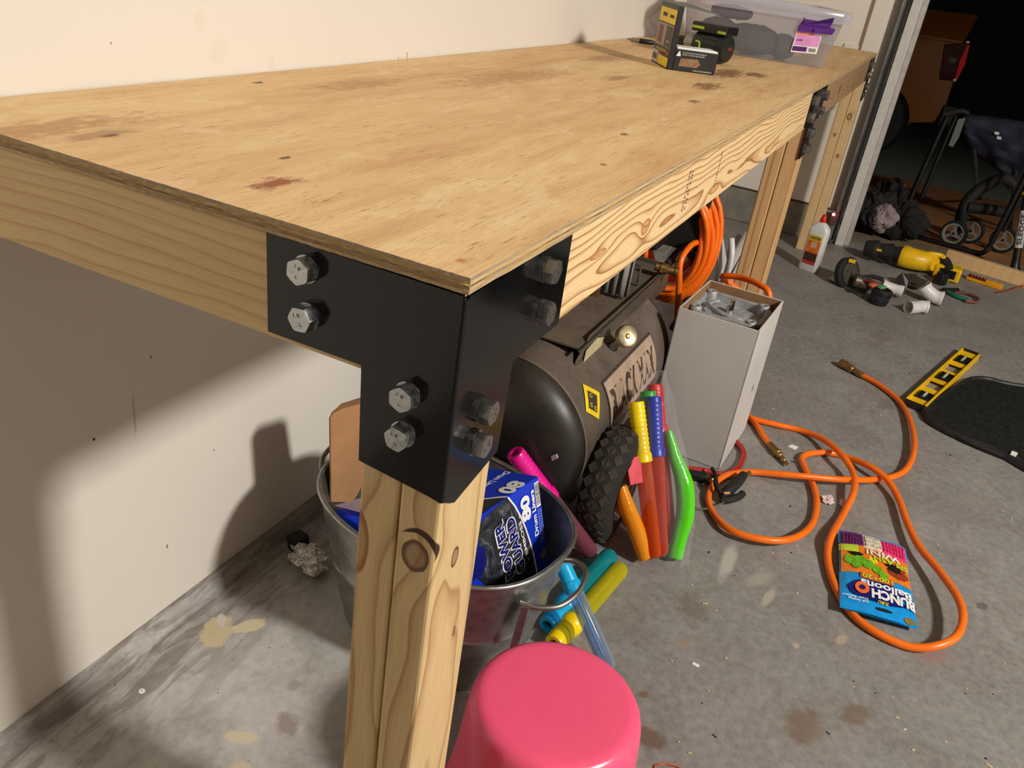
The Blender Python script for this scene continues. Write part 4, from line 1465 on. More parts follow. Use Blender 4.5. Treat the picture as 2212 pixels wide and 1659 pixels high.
# coil hanging at the end of the compressor
coil = MB()
for k in range(9):
    x = 1.60 + .013 * (k % 5) + .010 * random.random()
    ry = .075 + .010 * (k % 4) - .006 * (k // 4) + random.uniform(-.004, .004)
    rz = .125 + .014 * (k % 4) - .012 * (k // 4) + random.uniform(-.006, .006)
    cy, cz = .212 + .003 * k, .405 + random.uniform(-.006, .006)
    pts = []
    for i in range(28):
        a = 2 * PI * i / 28
        pts.append(V((x + .012 * math.sin(2 * a + k), cy + ry * math.cos(a), cz + rz * math.sin(a))))
    coil.tube(pts, RH, 10, closed=True)
coil.build('hose_coil', M_ORANGE, hose, 60)
out = [V((1.70, .12, .30)), V((1.72, .09, .285)), V((1.715, .04, .295)), px(1560, 598, 0, 1.68), px(1600, 600, 0, 1.66), px(1640, 615, 0, 1.62), px(1662, 640, 0, 1.60), V((1.60, -.055, .24)), V((1.585, -.03, .12)), V((1.575, -.03, .03)), V((1.60, -.06, .009)), px(1612, 898, 2, .009)]
MB().tube(catmull(out, 6), RH, 12).build('hose_run', M_ORANGE, hose, 60)
MB().tube(catmull([V((1.64, .16, .42)), V((1.55, .165, .43)), V((1.50, .17, .40)), V((1.50, .16, .34)), V((1.52, .15, .25))], 6), RH, 12).build('hose_run', M_ORANGE, hose, 60)

# white jug behind the coil
jug = thing('white_jug', 'translucent white plastic jug behind the orange hose coil', 'jug', (2.02, .232, 0))
mb = MB()
JC = Matrix.Translation((2.02, .232, 0))
mb.lathe([(.05, 0), (.088, .004), (.092, .02), (.092, .20), (.088, .26), (.060, .33), (.028, .36), (.022, .375), (.022, .40), (.004, .40)], JC, 40, True, sx=1, sy=1, exp=3)
mb.build('jug_body', plain('milky_plastic', (205, 205, 206), .35), jug, 50)
MB().tube(catmull([(1.99, .142, .35), (1.97, .127, .31), (1.96, .125, .25), (1.97, .137, .20)], 6), .010, 10).build('jug_handle', M_WHITEP, jug, 50)
MB().lathe([(.024, .385), (.024, .410), (.002, .410)], JC, 20).build('cap', M_BLUEP, jug, 40)
# pipe and board on the floor behind the middle leg
p0, p1 = px(1555, 612, 2, .017), px(1614, 508, 2, .017)
d_ = (p1 - p0).normalized()
tag(MB().cyl(p0 - d_ * .2, p1, .017, n=20).build('plastic_pipe', M_WHITEP, None, 40), 'long white plastic pipe on the floor behind the middle bench leg', 'pipe')
q0, q1 = px(1580, 620, 2, .004), px(1625, 560, 2, .004)
tag(MB().poly([q0, q0 + V((.03, .02, 0)), q1 + V((.03, .05, 0)), q1], (0, 0, .012)).build('trim_board', M_WHITEP, None, bevel=.002), 'short white board beside the white plastic pipe', 'board')

# ------------------------------------------------------------------ things on the workbench
ZT = H + .0008
def bt(u, v, z=ZT):
    return px(u, v, 2, z)


# clear storage bin with purple latch
A0, B0 = bt(1779, 148), bt(1503, 106)
bd_ = (B0 - A0); bd_.z = 0
bl = bd_.length
bu = bd_.normalized()                       # along the near side, right to left
bn = V((-bu.y, bu.x, 0))
if bn.x < 0:
    bn = -bn                                # away from the camera
A0 = V((A0.x, A0.y, ZT))
binn = thing('storage_bin', 'clear plastic storage bin with purple latch at the far end of the workbench', 'storage bin', A0 + bu * bl / 2 + bn * .13)
BH, BD = .150, .27
M_BIN = clear('clear_bin', (226, 225, 230), .15, .14, .1, .3)
M_BIN2 = clear('clear_bin_lid', (228, 226, 232), .30, .14, 0, .4)


def rrect(c, hx_, hy_, r, z, ux, uy, k=5):
    out_ = []
    for (sx, sy, a0) in ((1, 1, 0), (-1, 1, 90), (-1, -1, 180), (1, -1, 270)):
        for i in range(k + 1):
            a = math.radians(a0 + 90 * i / k)
            out_.append(c + ux * (sx * (hx_ - r) + r * math.cos(a)) + uy * (sy * (hy_ - r) + r * math.sin(a)) + V((0, 0, z)))
    return out_


def loft(mb, rings, cap0=False, cap1=False):
    n = len(rings[0])
    vs = [p for r in rings for p in r]
    fs = [(j * n + i, j * n + (i + 1) % n, (j + 1) * n + (i + 1) % n, (j + 1) * n + i) for j in range(len(rings) - 1) for i in range(n)]
    if cap0:
        fs.append(tuple(reversed(range(n))))
    if cap1:
        fs.append(tuple((len(rings) - 1) * n + i for i in range(n)))
    mb.add(vs, fs)
    return mb


bc = A0 + bu * (bl / 2) + bn * (BD / 2)
hx_, hy_ = bl / 2, BD / 2
mb = loft(MB(), [rrect(bc, hx_ + e, hy_ + e, .03, z, bu, bn) for e, z in ((0, 0), (.002, .004), (.020, BH * .80), (.022, BH * .82), (.024, BH - .012))], True)
mb.build('bin_body', M_BIN, binn, 50)
mb = loft(MB(), [rrect(bc, hx_ + e, hy_ + e, .035, z, bu, bn) for e, z in ((.024, BH - .030), (.034, BH - .030), (.036, BH - .004), (.032, BH + .002), (.012, BH + .002), (.008, BH - .006), (.0, BH - .006))], False, True)
mb.build('lid', M_BIN2, binn, 50)
f0 = A0 - bn * .0205


def BF(a, z, e=0.0):
    """near face of the bin: a metres from the right corner"""
    k = z / (BH * .8)
    return A0 + bu * a - bn * (.004 + .0195 * k + e) + V((0, 0, z))


M_PUR = plain('purple_plastic', (86, 30, 130), .35)
pa = .075
def binhit(u, v, e=0.0):
    n_ = (bn * (BH * .8) + V((0, 0, .0195))).normalized()
    return pxp(u, v, A0 - bn * (.004 + e), n_)
def latchpoly(name, m, pp, e, th, parent=None):
    n_ = (bn * (BH * .8) + V((0, 0, .0195))).normalized()
    return MB().poly([binhit(u, v, e) for u, v in pp], -n_ * th).build(name, m, parent or binn, bevel=.0006)
lt_ = latchpoly('latch', M_PUR, [(1724, 57), (1737, 40), (1797, 49), (1792, 58), (1804, 62), (1796, 74), (1757, 70), (1722, 66)], .002, .008)
latchpoly('latch_lip', M_PUR, [(1737, 36), (1740, 41), (1798, 49), (1800, 43), (1795, 52), (1793, 60), (1735, 52)], .011, .003, lt_)
latchpoly('latch_lip', M_PUR, [(1758, 62), (1804, 64), (1796, 74), (1757, 71)], .011, .004, lt_)
latchpoly('product_label', M_PRINTW, [(1721, 68), (1776, 76), (1763, 117), (1707, 112)], .001, .0006)
latchpoly('label_picture', plain('pink_print', (222, 150, 208), .5), [(1722, 70), (1774, 78), (1766, 102), (1714, 97)], .0017, .0002)
latchpoly('label_picture', plain('salmon_print', (226, 140, 130), .5), [(1722, 68), (1760, 72), (1756, 78), (1722, 75)], .0020, .0002)
latchpoly('label_band', plain('violet_print', (84, 30, 110), .5), [(1713, 99), (1744, 102), (1741, 112), (1710, 109)], .0020, .0002)
latchpoly('label_text', plain('grey_violet_print', (130, 90, 150), .5), [(1722, 84), (1735, 85), (1733, 89), (1720, 88)], .0020, .0002)
mb = MB()
n_ = (bn * (BH * .8) + V((0, 0, .0195))).normalized()
for k in range(7):
    u0 = 1748 + k * 2.2
    mb.poly([binhit(u0, 104 + k * .3, .002), binhit(u0 + 1.1, 104 + k * .3, .002), binhit(u0 - .9, 112 + k * .3, .002), binhit(u0 - 2, 112 + k * .3, .002)], -n_ * .0002)
mb.build('barcode_bars', M_PRINTK, binn)
# things seen blurred inside the bin
M_DKG = plain('dark_grey_cloth', (46, 50, 54), .8, var=.3)
M_BLG = plain('blue_grey_cloth', (96, 124, 136), .8, var=.2)
for (nm, lab, cat, a, dd, z, sz, m) in (
        ('tool_case', 'dark grey case inside the clear bin at its left', 'case', .30, .10, .045, (.055, .06, .042), M_DKG),
        ('cloth_bundle', 'dark rounded bundle in the middle of the clear bin', 'bundle', .20, .10, .042, (.075, .07, .040), M_DKG),
        ('folded_cloth', 'blue grey folded cloth inside the clear bin behind its label', 'cloth', .105, .11, .035, (.035, .06, .033), M_BLG),
        ('purple_pouch', 'purple pouch on top of the dark case in the clear bin', 'pouch', .27, .13, .105, (.06, .05, .018), plain('muted_purple', (104, 84, 120), .8))):
    c = A0 + bu * a + bn * dd + V((0, 0, z))
    mb = MB()
    rings = []
    for j in range(9):
        f = j / 8
        k = (1 - abs(2 * f - 1) ** 3) ** .4 if 0 < j < 8 else .35
        rings.append([c + bu * (sz[0] * k * math.copysign(abs(math.cos(a_)) ** .7, math.cos(a_))) + bn * (sz[1] * k * math.copysign(abs(math.sin(a_)) ** .7, math.sin(a_))) + V((0, 0, sz[2] * (2 * f - 1) + .004 * noise.noise(V((a_ * 2, f * 3, a * 9)))))
                      for a_ in [2 * PI * i / 28 for i in range(28)]])
    loft(mb, rings, True, True)
    tag(mb.build(nm, m, None, 60), lab, cat)

# tall open bulb carton with flap
Q0, Q1 = V((1.452, .289, ZT)), V((1.568, .362, ZT))
q = (Q1 - Q0).normalized()
qn = V((q.y, -q.x, 0))          # towards +x, -y : away from the printed face
if qn.y > 0:
    qn = -qn
tcn = thing('printed_carton', 'tall slim black and yellow printed carton standing open on the bench', 'carton', Q0)
TH = .128
TW = (Q1 - Q0).length
MB().obox(Q0, q * TW, qn * .012, (0, 0, TH)).build('carton_body', M_BLACK, tcn, bevel=.001)
def QF(a, z, e=.0006):
    return Q0 + q * (a * TW) - qn * e + V((0, 0, z * TH))
def qr(name, m, a0, a1, z0, z1, e=.0006):
    return MB().add([QF(a0, z0, e), QF(a1, z0, e), QF(a1, z1, e), QF(a0, z1, e)], [(0, 1, 2, 3)]).build(name, m, tcn)
qr('yellow_band', M_PRINTY, .03, .97, .70, .93)
qr('picture_panel', plain('tan_print', (164, 140, 122), .5), .03, .97, .32, .68)
qr('picture_panel', plain('wine_print', (118, 62, 66), .5), .62, .86, .36, .64, .0009)
qr('picture_panel', plain('charcoal_print', (66, 62, 58), .5), .06, .44, .33, .66, .0009)
qr('yellow_band', M_PRINTY, .04, .62, .02, .17)
qr('white_panel', plain('paper_print', (196, 190, 180), .5), .64, .99, .02, .22)
qr('red_mark', plain('red_print', (200, 70, 60), .5), .08, .18, .21, .27)
qr('red_mark', plain('red_print_b', (200, 70, 60), .5), .50, .60, .17, .23)
qr('gold_text', plain('gold_print', (160, 134, 40), .5), .22, .85, .235, .275)
qr('small_print', M_PRINTK, .55, .80, .79, .85, .0010)
qr('small_print', M_PRINTK, .15, .38, .79, .84, .0010)
qr('small_print', plain('grey_print', (150, 146, 140), .5), .14, .34, .40, .43, .0012)
mb = MB()
for k in range(7):
    a0 = .70 + k * .036
    mb.add([QF(a0, .07, .001), QF(a0 + .018, .07, .001), QF(a0 + .018, .16, .001), QF(a0, .16, .001)], [(0, 1, 2, 3)])
mb.build('barcode_bars', M_PRINTK, tcn)
# flap folded open to the right
f_a, f_b = Q0 + V((0, 0, TH)), Q1 + V((0, 0, TH))
MB().poly([f_a + qn * .012, f_b + qn * .0, f_b + qn * .05 + q * -.01 + V((0, 0, .004)), f_a + qn * .095 + q * .006 + V((0, 0, -.006)), f_a + qn * .085 - q * .004 + V((0, 0, -.006))], (0, 0, .0008)).build('flap', plain('grey_card', (110, 112, 108), .7), tcn)
# low black carton with white tray
K0 = Q0 + qn * .0128 + q * .001
K1 = K0 + qn * .098
k_ = (K1 - K0); k_.z = 0
KW = k_.length
k_.normalize()
kn2 = V((-k_.y, k_.x, 0))
if kn2.x < 0:
    kn2 = -kn2
lc = thing('small_carton', 'low black carton with white top lying beside the tall printed carton', 'carton', K0)
KH = .044
MB().obox(K0, k_ * KW, kn2 * .062, (0, 0, KH)).build('carton_body', M_BLACK, lc, bevel=.001)
MB().obox(K0 + k_ * .002 + kn2 * .002 + V((0, 0, KH)), k_ * (KW - .004), kn2 * .056, (0, 0, .004)).build('white_tray', plain('bright_white', (246, 244, 240), .5), lc, bevel=.001)
def KF(a, z, e=.0006):
    return K0 + k_ * (a * KW) - kn2 * e + V((0, 0, z * KH))
MB().add([KF(.02, .68), KF(.13, .68), KF(.09, .95)], [(0, 1, 2)]).build('white_triangle', M_PRINTW, lc)
MB().add([KF(.12, .22), KF(.55, .22), KF(.62, .40), KF(.55, .62), KF(.15, .60)], [(0, 1, 2, 3, 4)]).build('picture_panel', plain('bronze_print', (138, 104, 74), .4, var=.5, scale=180), lc)
mb = MB()
for r in range(2):
    a0 = .16
    while a0 < .68:
        w = random.uniform(.02, .05)
        mb.add([KF(a0, .74 + r * .10), KF(a0 + w, .74 + r * .10), KF(a0 + w, .80 + r * .10), KF(a0, .80 + r * .10)], [(0, 1, 2, 3)])
        a0 += w + .015
for k in range(9):
    mb.add([KF(.48 + k * .05, .05), KF(.515 + k * .05, .05), KF(.515 + k * .05, .12), KF(.48 + k * .05, .12)], [(0, 1, 2, 3)])
mb.build('small_print', plain('grey_print_b', (150, 150, 146), .5), lc)

# cordless drill lying behind the cartons
M_LIMEP = plain('lime_plastic', (170, 200, 40), .4)
M_BLKG = plain('black_green_plastic', (26, 32, 28), .45, var=.3)
D0_ = bt(1528, 134)
D0_ = V((D0_.x + .02, D0_.y, ZT))
du = (bt(1490, 118) - bt(1562, 134)); du.z = 0; du.normalize()
dn = V((-du.y, du.x, 0))
if (CAMP - D0_).dot(dn) > 0:
    dn = -dn
dr_ = thing('cordless_drill', 'black and lime green cordless drill lying beside the clear bin', 'drill', D0_)
c = D0_ + V((0, 0, .036))
Md = frame(c - du * .045, du)
mb = MB()
mb.lathe([(.012, -.004), (.030, 0), (.0345, .008), (.036, .04), (.034, .075), (.030, .09), (.012, .094)], Md, 28, True, True)
mb.build('motor_housing', M_BLKG, dr_, 40)
mb = MB()
for k in range(9):
    a = PI * k / 8 + .3
    e = V((0, 0, 1)) * math.sin(a) + dn * math.cos(a)
    mb.obox(c + e * .0345 - du * .03, du * .045, e * .0025, du.cross(e) * .004)
mb.build('vent_rib', M_BLACK, dr_)
MB().obox(c - du * .045 - dn * .030 + V((0, 0, .030)), du * .100, dn * .062, (0, 0, .022)).build('battery_pack', M_BLACK, dr_, bevel=.004)
MB().obox(c + du * .018 - dn * .0312 + V((0, 0, .037)), du * .034, dn * .002, (0, 0, .006)).build('lime_stripe', M_LIMEP, dr_)
MB().obox(c - du * .044 - dn * .0312 + V((0, 0, .034)), du * .022, dn * .002, (0, 0, .006)).build('lime_stripe', M_LIMEP, dr_)
MB().tube(catmull([c + du * .03 - dn * .036 + V((0, 0, .008)), c + du * .018 - dn * .038 + V((0, 0, .006)), c + du * .016 - dn * .038 + V((0, 0, -.012)), c + du * .022 - dn * .037 + V((0, 0, -.022))], 5), .0022, 8).build('lime_trim', M_LIMEP, dr_)
MB().lathe([(.010, 0), (.019, .004), (.021, .012), (.021, .022), (.015, .030)], frame(c + du * .048, du), 24, True, True).build('chuck', M_STEELG, dr_, 40)
MB().obox(c + du * .05 - dn * .012 + V((0, 0, -.02)), du * .05, dn * .03, (0, 0, .032)).build('grip', M_BLACK, dr_, bevel=.006)
MB().obox(c - du * .05 - dn * .01 + V((0, 0, -.002)), du * .006, dn * .02, (0, 0, .008)).build('red_button', plain('dull_red', (120, 40, 40), .5), dr_, bevel=.001)
# screwdriver bit holder
s0, s1 = bt(1355, 84, ZT + .006), bt(1422, 94, ZT + .006)
sd = thing('screwdriver', 'small steel and black screwdriver lying left of the tall printed carton', 'screwdriver', s0)
dv = (s1 - s0)
Ls = dv.length
dv.normalize()
Ms = frame(s0, dv)
MB().lathe([(.0016, 0), (.003, .004), (.003, Ls * .12), (.005, Ls * .13), (.0056, Ls * .2), (.0056, Ls * .38)], Ms, 14, True, True).build('steel_tip', M_STEELG, sd, 40)
MB().lathe([(.0058, Ls * .38), (.0065, Ls * .40), (.0065, Ls * .80), (.005, Ls * .83), (.005, Ls * .92), (.0066, Ls * .94), (.0066, Ls)], Ms, 16, True, True).build('grip', M_BLACK, sd, 40)
# splinter standing on the bench by the wall
tag(MB().tube([bt(880, 132), bt(880, 132) + V((0, .002, .008)), bt(880, 132) + V((-.002, 0, .014))], .0006, 5).build('wood_splinter', plain('green_straw', (150, 160, 70), .7), None), 'tiny greenish splinter standing at the wall edge of the bench top', 'splinter')

# ------------------------------------------------------------------ lighter fluid bottle and door sensor
bo = V((3.10, -.020, 0))
bot = thing('fluid_bottle', 'white plastic bottle with red cap and orange label by the far bench leg', 'bottle', bo)
bd2 = (V((3.065, -.057 - .010, 0)) - V((3.135, .020, 0))); bd2.z = 0
bw = V((-.30, -1, 0)).normalized()           # across the label, to the right
bf = V((-1, .30, 0)).normalized()            # towards the camera
def bottlering(z, hw, hd, r=.012):
    return rrect(V((bo.x, bo.y, 0)), hw, hd, r, z, bw, bf, 4)
mb = loft(MB(), [bottlering(z, hw, hd, r) for z, hw, hd, r in ((0, .036, .020, .010), (.004, .039, .023, .012), (.165, .039, .023, .012), (.180, .036, .021, .012), (.196, .022, .016, .011), (.204, .012, .012, .0118))], True, True)
mb.build('bottle_body', M_WHITEP, bot, 50)
MB().lathe([(.013, 0), (.013, .012), (.010, .018), (.008, .028), (.004, .030), (.0005, .030)], Matrix.Translation(V((bo.x, bo.y, .204))), 24).build('cap', M_RED, bot, 40)
def LBL(a, z, e=.0008):
    return bo + bw * a + bf * (.023 + e) + V((0, 0, z))
def lr(name, m, a0, a1, z0, z1, e=.0008):
    return MB().add([LBL(a0, z0, e), LBL(a1, z0, e), LBL(a1, z1, e), LBL(a0, z1, e)], [(0, 1, 2, 3)]).build(name, m, bot)
lr('label', plain('orange_print', (222, 104, 30), .5, var=.3, scale=60), -.027, .027, .030, .150)
lr('label_band', plain('yellow_print_b', (226, 200, 40), .5), -.027, .027, .128, .150, .0012)
lr('label_band', plain('brown_print', (60, 30, 20), .5, var=.3), -.027, .027, .044, .078, .0012)
lr('label_band', plain('red_print_c', (196, 44, 44), .5), -.027, .027, .030, .044, .0012)
lr('label_picture', plain('pale_print', (206, 170, 140), .5), -.010, .014, .100, .124, .0014)
text('lettering', 'LIGHTER', bot, LBL(-.023, .134, .0016), bw, (0, 0, 1), .012, plain('dark_red_print', (120, 30, 20), .5), .046, bold=.02)
sn = thing('door_sensor', 'small grey safety sensor glowing red at the foot of the door track', 'sensor', (3.54, -.035, .04))
MB().box((3.525, -.050, .105), (3.552, -.018, .155)).build('sensor_body', plain('brown_grey_plastic', (84, 60, 50), .5), sn, bevel=.003)
MB().box((3.552, -.052, .03), (3.556, -.015, .16)).build('bracket', M_GALV, sn)
M_LED = NB('red_led')
M_LED.b.inputs['Emission Color'].default_value = (1, .12, .08, 1)
M_LED.b.inputs['Emission Strength'].default_value = 14
M_LED.b.inputs['Base Color'].default_value = (.8, .1, .1, 1)
MB().ball((3.522, -.028, .150), .0065, 14).build('led', M_LED.m, sn, 60)
# ------------------------------------------------------------------ yellow spirit level and black mat
lv0, lv1, lv2, lv3 = px(1966, 868), px(1996, 892), px(2113, 778), px(2075, 768)
lu_ = (lv2 - lv1); LL = lu_.length; lu_.normalize()
ln_ = V((lu_.y, -lu_.x, 0))
if (lv0 - lv1).dot(ln_) < 0:
    ln_ = -ln_
lvl = thing('spirit_level', 'yellow box spirit level with black vials lying on the floor by the black mat', 'spirit level', lv1)
LWd = .060
L0 = V((lv1.x, lv1.y, .0006))
for off in (0, LWd - .006):
    MB().obox(L0 + ln_ * off, lu_ * LL, ln_ * .006, (0, 0, .022)).build('rail', M_YEL, lvl, bevel=.001)
for a, b in ((.0, .09), (.20, .27), (.39, .43), (.56, .60), (.73, .78), (.91, 1.0)):
    MB().obox(L0 + lu_ * (a * LL) + ln_ * .006 + V((0, 0, .008)), lu_ * ((b - a) * LL), ln_ * (LWd - .012), (0, 0, .006)).build('web', M_YEL, lvl, bevel=.001)
for a, b in ((.09, .20), (.43, .56), (.78, .91)):
    f_ = MB().obox(L0 + lu_ * (a * LL + .002) + ln_ * .009 + V((0, 0, .005)), lu_ * ((b - a) * LL - .004), ln_ * (LWd - .018), (0, 0, .012)).build('vial_frame', M_BLACK, lvl, bevel=.004)
    MB().cyl(L0 + lu_ * (a * LL + .015) + ln_ * (LWd / 2) + V((0, 0, .018)), L0 + lu_ * (b * LL - .015) + ln_ * (LWd / 2) + V((0, 0, .018)), .004, n=12).build('vial', clear('vial_glass', (210, 220, 190), .5, .05), f_, 40)
for a in (-.008, LL):
    MB().obox(L0 + lu_ * a, lu_ * .008, ln_ * LWd, (0, 0, .021)).build('end_cap', M_BLACK, lvl, bevel=.001)
# black mat/tray
mt = thing('floor_mat', 'large flat black plastic mat with rounded corner lying at the right edge', 'mat', (2.2, -.75, 0))
mcorn = [px(2000, 872, 2, .02), px(1998, 888, 2, .02), px(2010, 905, 2, .02), px(2070, 937, 2, .02), px(2150, 968, 2, .02), px(2300, 1035, 2, .02), px(2420, 960, 2, .02), px(2290, 850, 2, .02), px(2175, 822, 2, .02), px(2135, 812, 2, .02), px(2105, 811, 2, .02), px(2082, 819, 2, .02)]
mc = catmull(mcorn, 5, True)
cen = sum((p for p in mc), V((0, 0, 0))) / len(mc)
def mring(k, z, off=0):
    return [cen + (V((p.x, p.y, 0)) - V((cen.x, cen.y, 0))) * k + V((0, 0, z - cen.z)) for p in mc]
loft(MB(), [mring(.985, .001), mring(1.0, .004), mring(1.0, .014), mring(.985, .019), mring(.95, .019), mring(.935, .014), mring(.5, .015), mring(.02, .016)], True, True).build('mat_body', plain('worn_black_plastic', (30, 32, 32), .5, var=.35, scale=60, bump=.15), mt, 40)
MB().tube(catmull([px(2030, 918, 2, .012), px(2080, 948, 2, .010), px(2140, 975, 2, .008), px(2212, 1003, 2, .008), px(2290, 1040, 2, .008)], 6), .008, 10).build('edge_roll', M_BLACKM, mt, 50)
MB().cyl(px(2183, 981, 2, .012), px(2195, 986, 2, .012), .0105, n=16).build('white_band', M_WHITEP, mt, 40)

# ------------------------------------------------------------------ water balloon packet
pk = [px(1812, 1146, 2, .014), px(1955, 1186, 2, .014), px(1972, 1275, 2, .02), px(1983, 1358, 2, .026), px(1900, 1340, 2, .026), px(1812, 1308, 2, .022)]
tlp, trp, brp, blp = px(1811, 1146, 2, .016), px(1956, 1186, 2, .012), px(1982, 1360, 2, .012), px(1814, 1312, 2, .018)
def PK(s_, t_, e=.0):
    p = (tlp * (1 - s_) + trp * s_) * (1 - t_) + (blp * (1 - s_) + brp * s_) * t_
    puff = (math.sin(PI * min(max(s_, 0), 1)) * math.sin(PI * min(1, max(0, .08 + t_ * .9)))) ** .5 * .014
    wv = noise.noise(V((s_ * 4, t_ * 4, 2))) * .003
    return V((p.x, p.y, p.z + puff + wv + e))
def sheet(s0, s1, t0, t1, e, n=8, shape=None):
    mb = MB()
    vs = [PK(s0 + (s1 - s0) * i / n, t0 + (t1 - t0) * j / n, e) for j in range(n + 1) for i in range(n + 1)]
    m = n + 1
    mb.add(vs, [(j * m + i, (j + 1) * m + i, (j + 1) * m + i + 1, j * m + i + 1) for j in range(n) for i in range(n)])
    return mb
bp_ = thing('balloon_packet', 'bright blue and orange foil packet of water balloons lying on the orange hose', 'packet', px(1895, 1250))
M_SKY = plain('sky_foil', (20, 150, 225), .22, var=.15, scale=60)
mb = sheet(0, 1, 0, 1, 0, 20)
vs = []
n = 20
def PKb(s_, t_):
    p = PK(s_, t_)
    q_ = (tlp * (1 - s_) + trp * s_) * (1 - t_) + (blp * (1 - s_) + brp * s_) * t_
    return V((q_.x, q_.y, max(q_.z - .010 * math.sin(PI * s_) * math.sin(PI * t_), .003)))
vs = [PKb(i / n, j / n) for j in range(n + 1) for i in range(n + 1)]
mb.add(vs, [(j * (n + 1) + i, j * (n + 1) + i + 1, (j + 1) * (n + 1) + i + 1, (j + 1) * (n + 1) + i) for j in range(n) for i in range(n)])
mb.build('packet_body', M_SKY, bp_, 60)
M_OR2 = plain('orange_foil', (240, 130, 40), .3, var=.2, scale=80)
sheet(.02, .98, .19, .58, .0008, 12).build('orange_panel', M_OR2, bp_, 60)
sheet(.03, .34, .01, .20, .0010, 8).build('balloon_window', plain('purple_rubber', (110, 40, 110), .5, var=.4, scale=160, bump=.6), bp_, 60)
sheet(.34, .60, .02, .22, .0011, 8).build('balloon_window', plain('cream_rubber', (226, 218, 196), .5, var=.3, scale=160, bump=.6), bp_, 60)
sheet(.60, .97, .03, .23, .0012, 8).build('balloon_window', plain('pink_rubber', (240, 60, 130), .5, var=.3, scale=160, bump=.6), bp_, 60)
# little knobbly balloon bunches in the windows
for (s0, s1, m) in ((.05, .33, 'purple_rubber'), (.36, .59, 'cream_rubber'), (.62, .95, 'pink_rubber')):
    g = MB()
    for i in range(7):
        for j in range(3):
            ss = s0 + (s1 - s0) * (i + .5) / 7
            tt = .05 + .055 * j
            g.tube([PK(ss, tt, .0012), PK(ss + .004, tt + .045, .0022)], .0028, 6)
    g.build('balloon_bunch', bpy.data.materials[m], bp_, 60)['kind'] = 'stuff'
sheet(.0, .26, .20, .30, .0014, 6).build('lime_flash', plain('lime_foil', (196, 222, 60), .3), bp_, 60)
def blob(cs, ct_, rs, rt_, m, name, e, n=18, irr=.2, seed=0):
    pts = [PK(cs + rs * math.cos(a) * (1 + irr * noise.noise(V((math.cos(a) * 2, math.sin(a) * 2, seed)))), ct_ + rt_ * math.sin(a) * (1 + irr * noise.noise(V((math.cos(a) * 2, math.sin(a) * 2, seed)))), e) for a in [2 * PI * i / n for i in range(n)]]
    c = PK(cs, ct_, e)
    return MB().add(pts + [c], [((i + 1) % n, i, n) for i in range(n)]).build(name, m, bp_, 60)
M_APP = plain('apple_green', (110, 180, 40), .3, var=.35, scale=90)
for (cs, ct_, r, sd) in ((.14, .42, .085, 1), (.27, .41, .085, 2), (.38, .45, .085, 3), (.50, .50, .07, 4), (.58, .55, .06, 5), (.22, .48, .07, 6)):
    blob(cs, ct_, r, r * .75, M_APP, 'balloon_picture', .0018 + sd * .0002, 18, .1, sd)
blob(.45, .38, .07, .05, M_PRINTY, 'splash_picture', .0017, 14, .8, 9)
blob(.80, .45, .15, .085, plain('rust_picture', (160, 64, 40), .3, var=.4, scale=100), 'toy_picture', .0020, 20, .5, 4)
blob(.74, .40, .11, .05, M_PRINTK, 'toy_picture', .0024, 20, .9, 12)
blob(.22, .33, .10, .025, M_BLACK, 'toy_picture', .0024, 20, .6, 14)
sheet(.26, .72, .575, .64, .0022, 8).build('orange_box', plain('red_orange_print', (214, 92, 44), .4), bp_, 60)
blob(.55, .76, .46, .115, plain('deep_navy_foil', (24, 28, 110), .3), 'navy_banner', .0024, 28, .12, 3)
PR, PU = None, None
def ptext(body, s0, s1, t_, h, m, e=.0034, bold=.03, nm='lettering'):
    """upside-down print: reads from the right edge to the left, letter tops towards the lower edge"""
    base = (tlp * .5 + trp * .5)
    def wr(q_):
        return PK(s0 + (s1 - s0) * q_.x, t_ + h * q_.y, e)
    cu = text(nm, body, bp_, (0, 0, 0), (1, 0, 0), (0, 1, 0), 1.0, m, 1.0, bold=bold, wrap=wr, depth=0)
ptext('WIN!', .86, .36, .245, .065, M_PRINTW)
ptext('SPLASH', .97, .46, .315, .060, plain('lime_print', (190, 214, 50), .4))
ptext('100+20', .70, .28, .590, .045, plain('lime_yellow_print', (200, 210, 50), .4))
ptext('Balloons', .95, .26, .665, .075, M_PRINTW)
ptext('BUNCH', .99, .40, .745, .095, M_PRINTW, bold=.05)
blob(.28, .755, .095, .062, plain('orange_o', (240, 110, 50), .35), 'letter_ring', .0036, 24, 0, 0)
blob(.28, .755, .042, .026, plain('deep_navy_print', (24, 28, 110), .3), 'letter_ring_hole', .0042, 20, 0, 0)
ptext('ZURU', .62, .48, .862, .030, M_PRINTY)
ptext('Self Sealing', .36, .10, .885, .022, M_PRINTW, bold=.01)
ptext('Water Balloons!', .36, .02, .855, .022, M_PRINTW, bold=.01)
blob(.56, .935, .115, .014, M_BLACK, 'hang_slot', .0014, 20, .2, 5)
blob(.90, .955, .075, .035, plain('gold_seal', (150, 130, 70), .4, .3), 'gold_seal', .0014, 20, 0, 0)

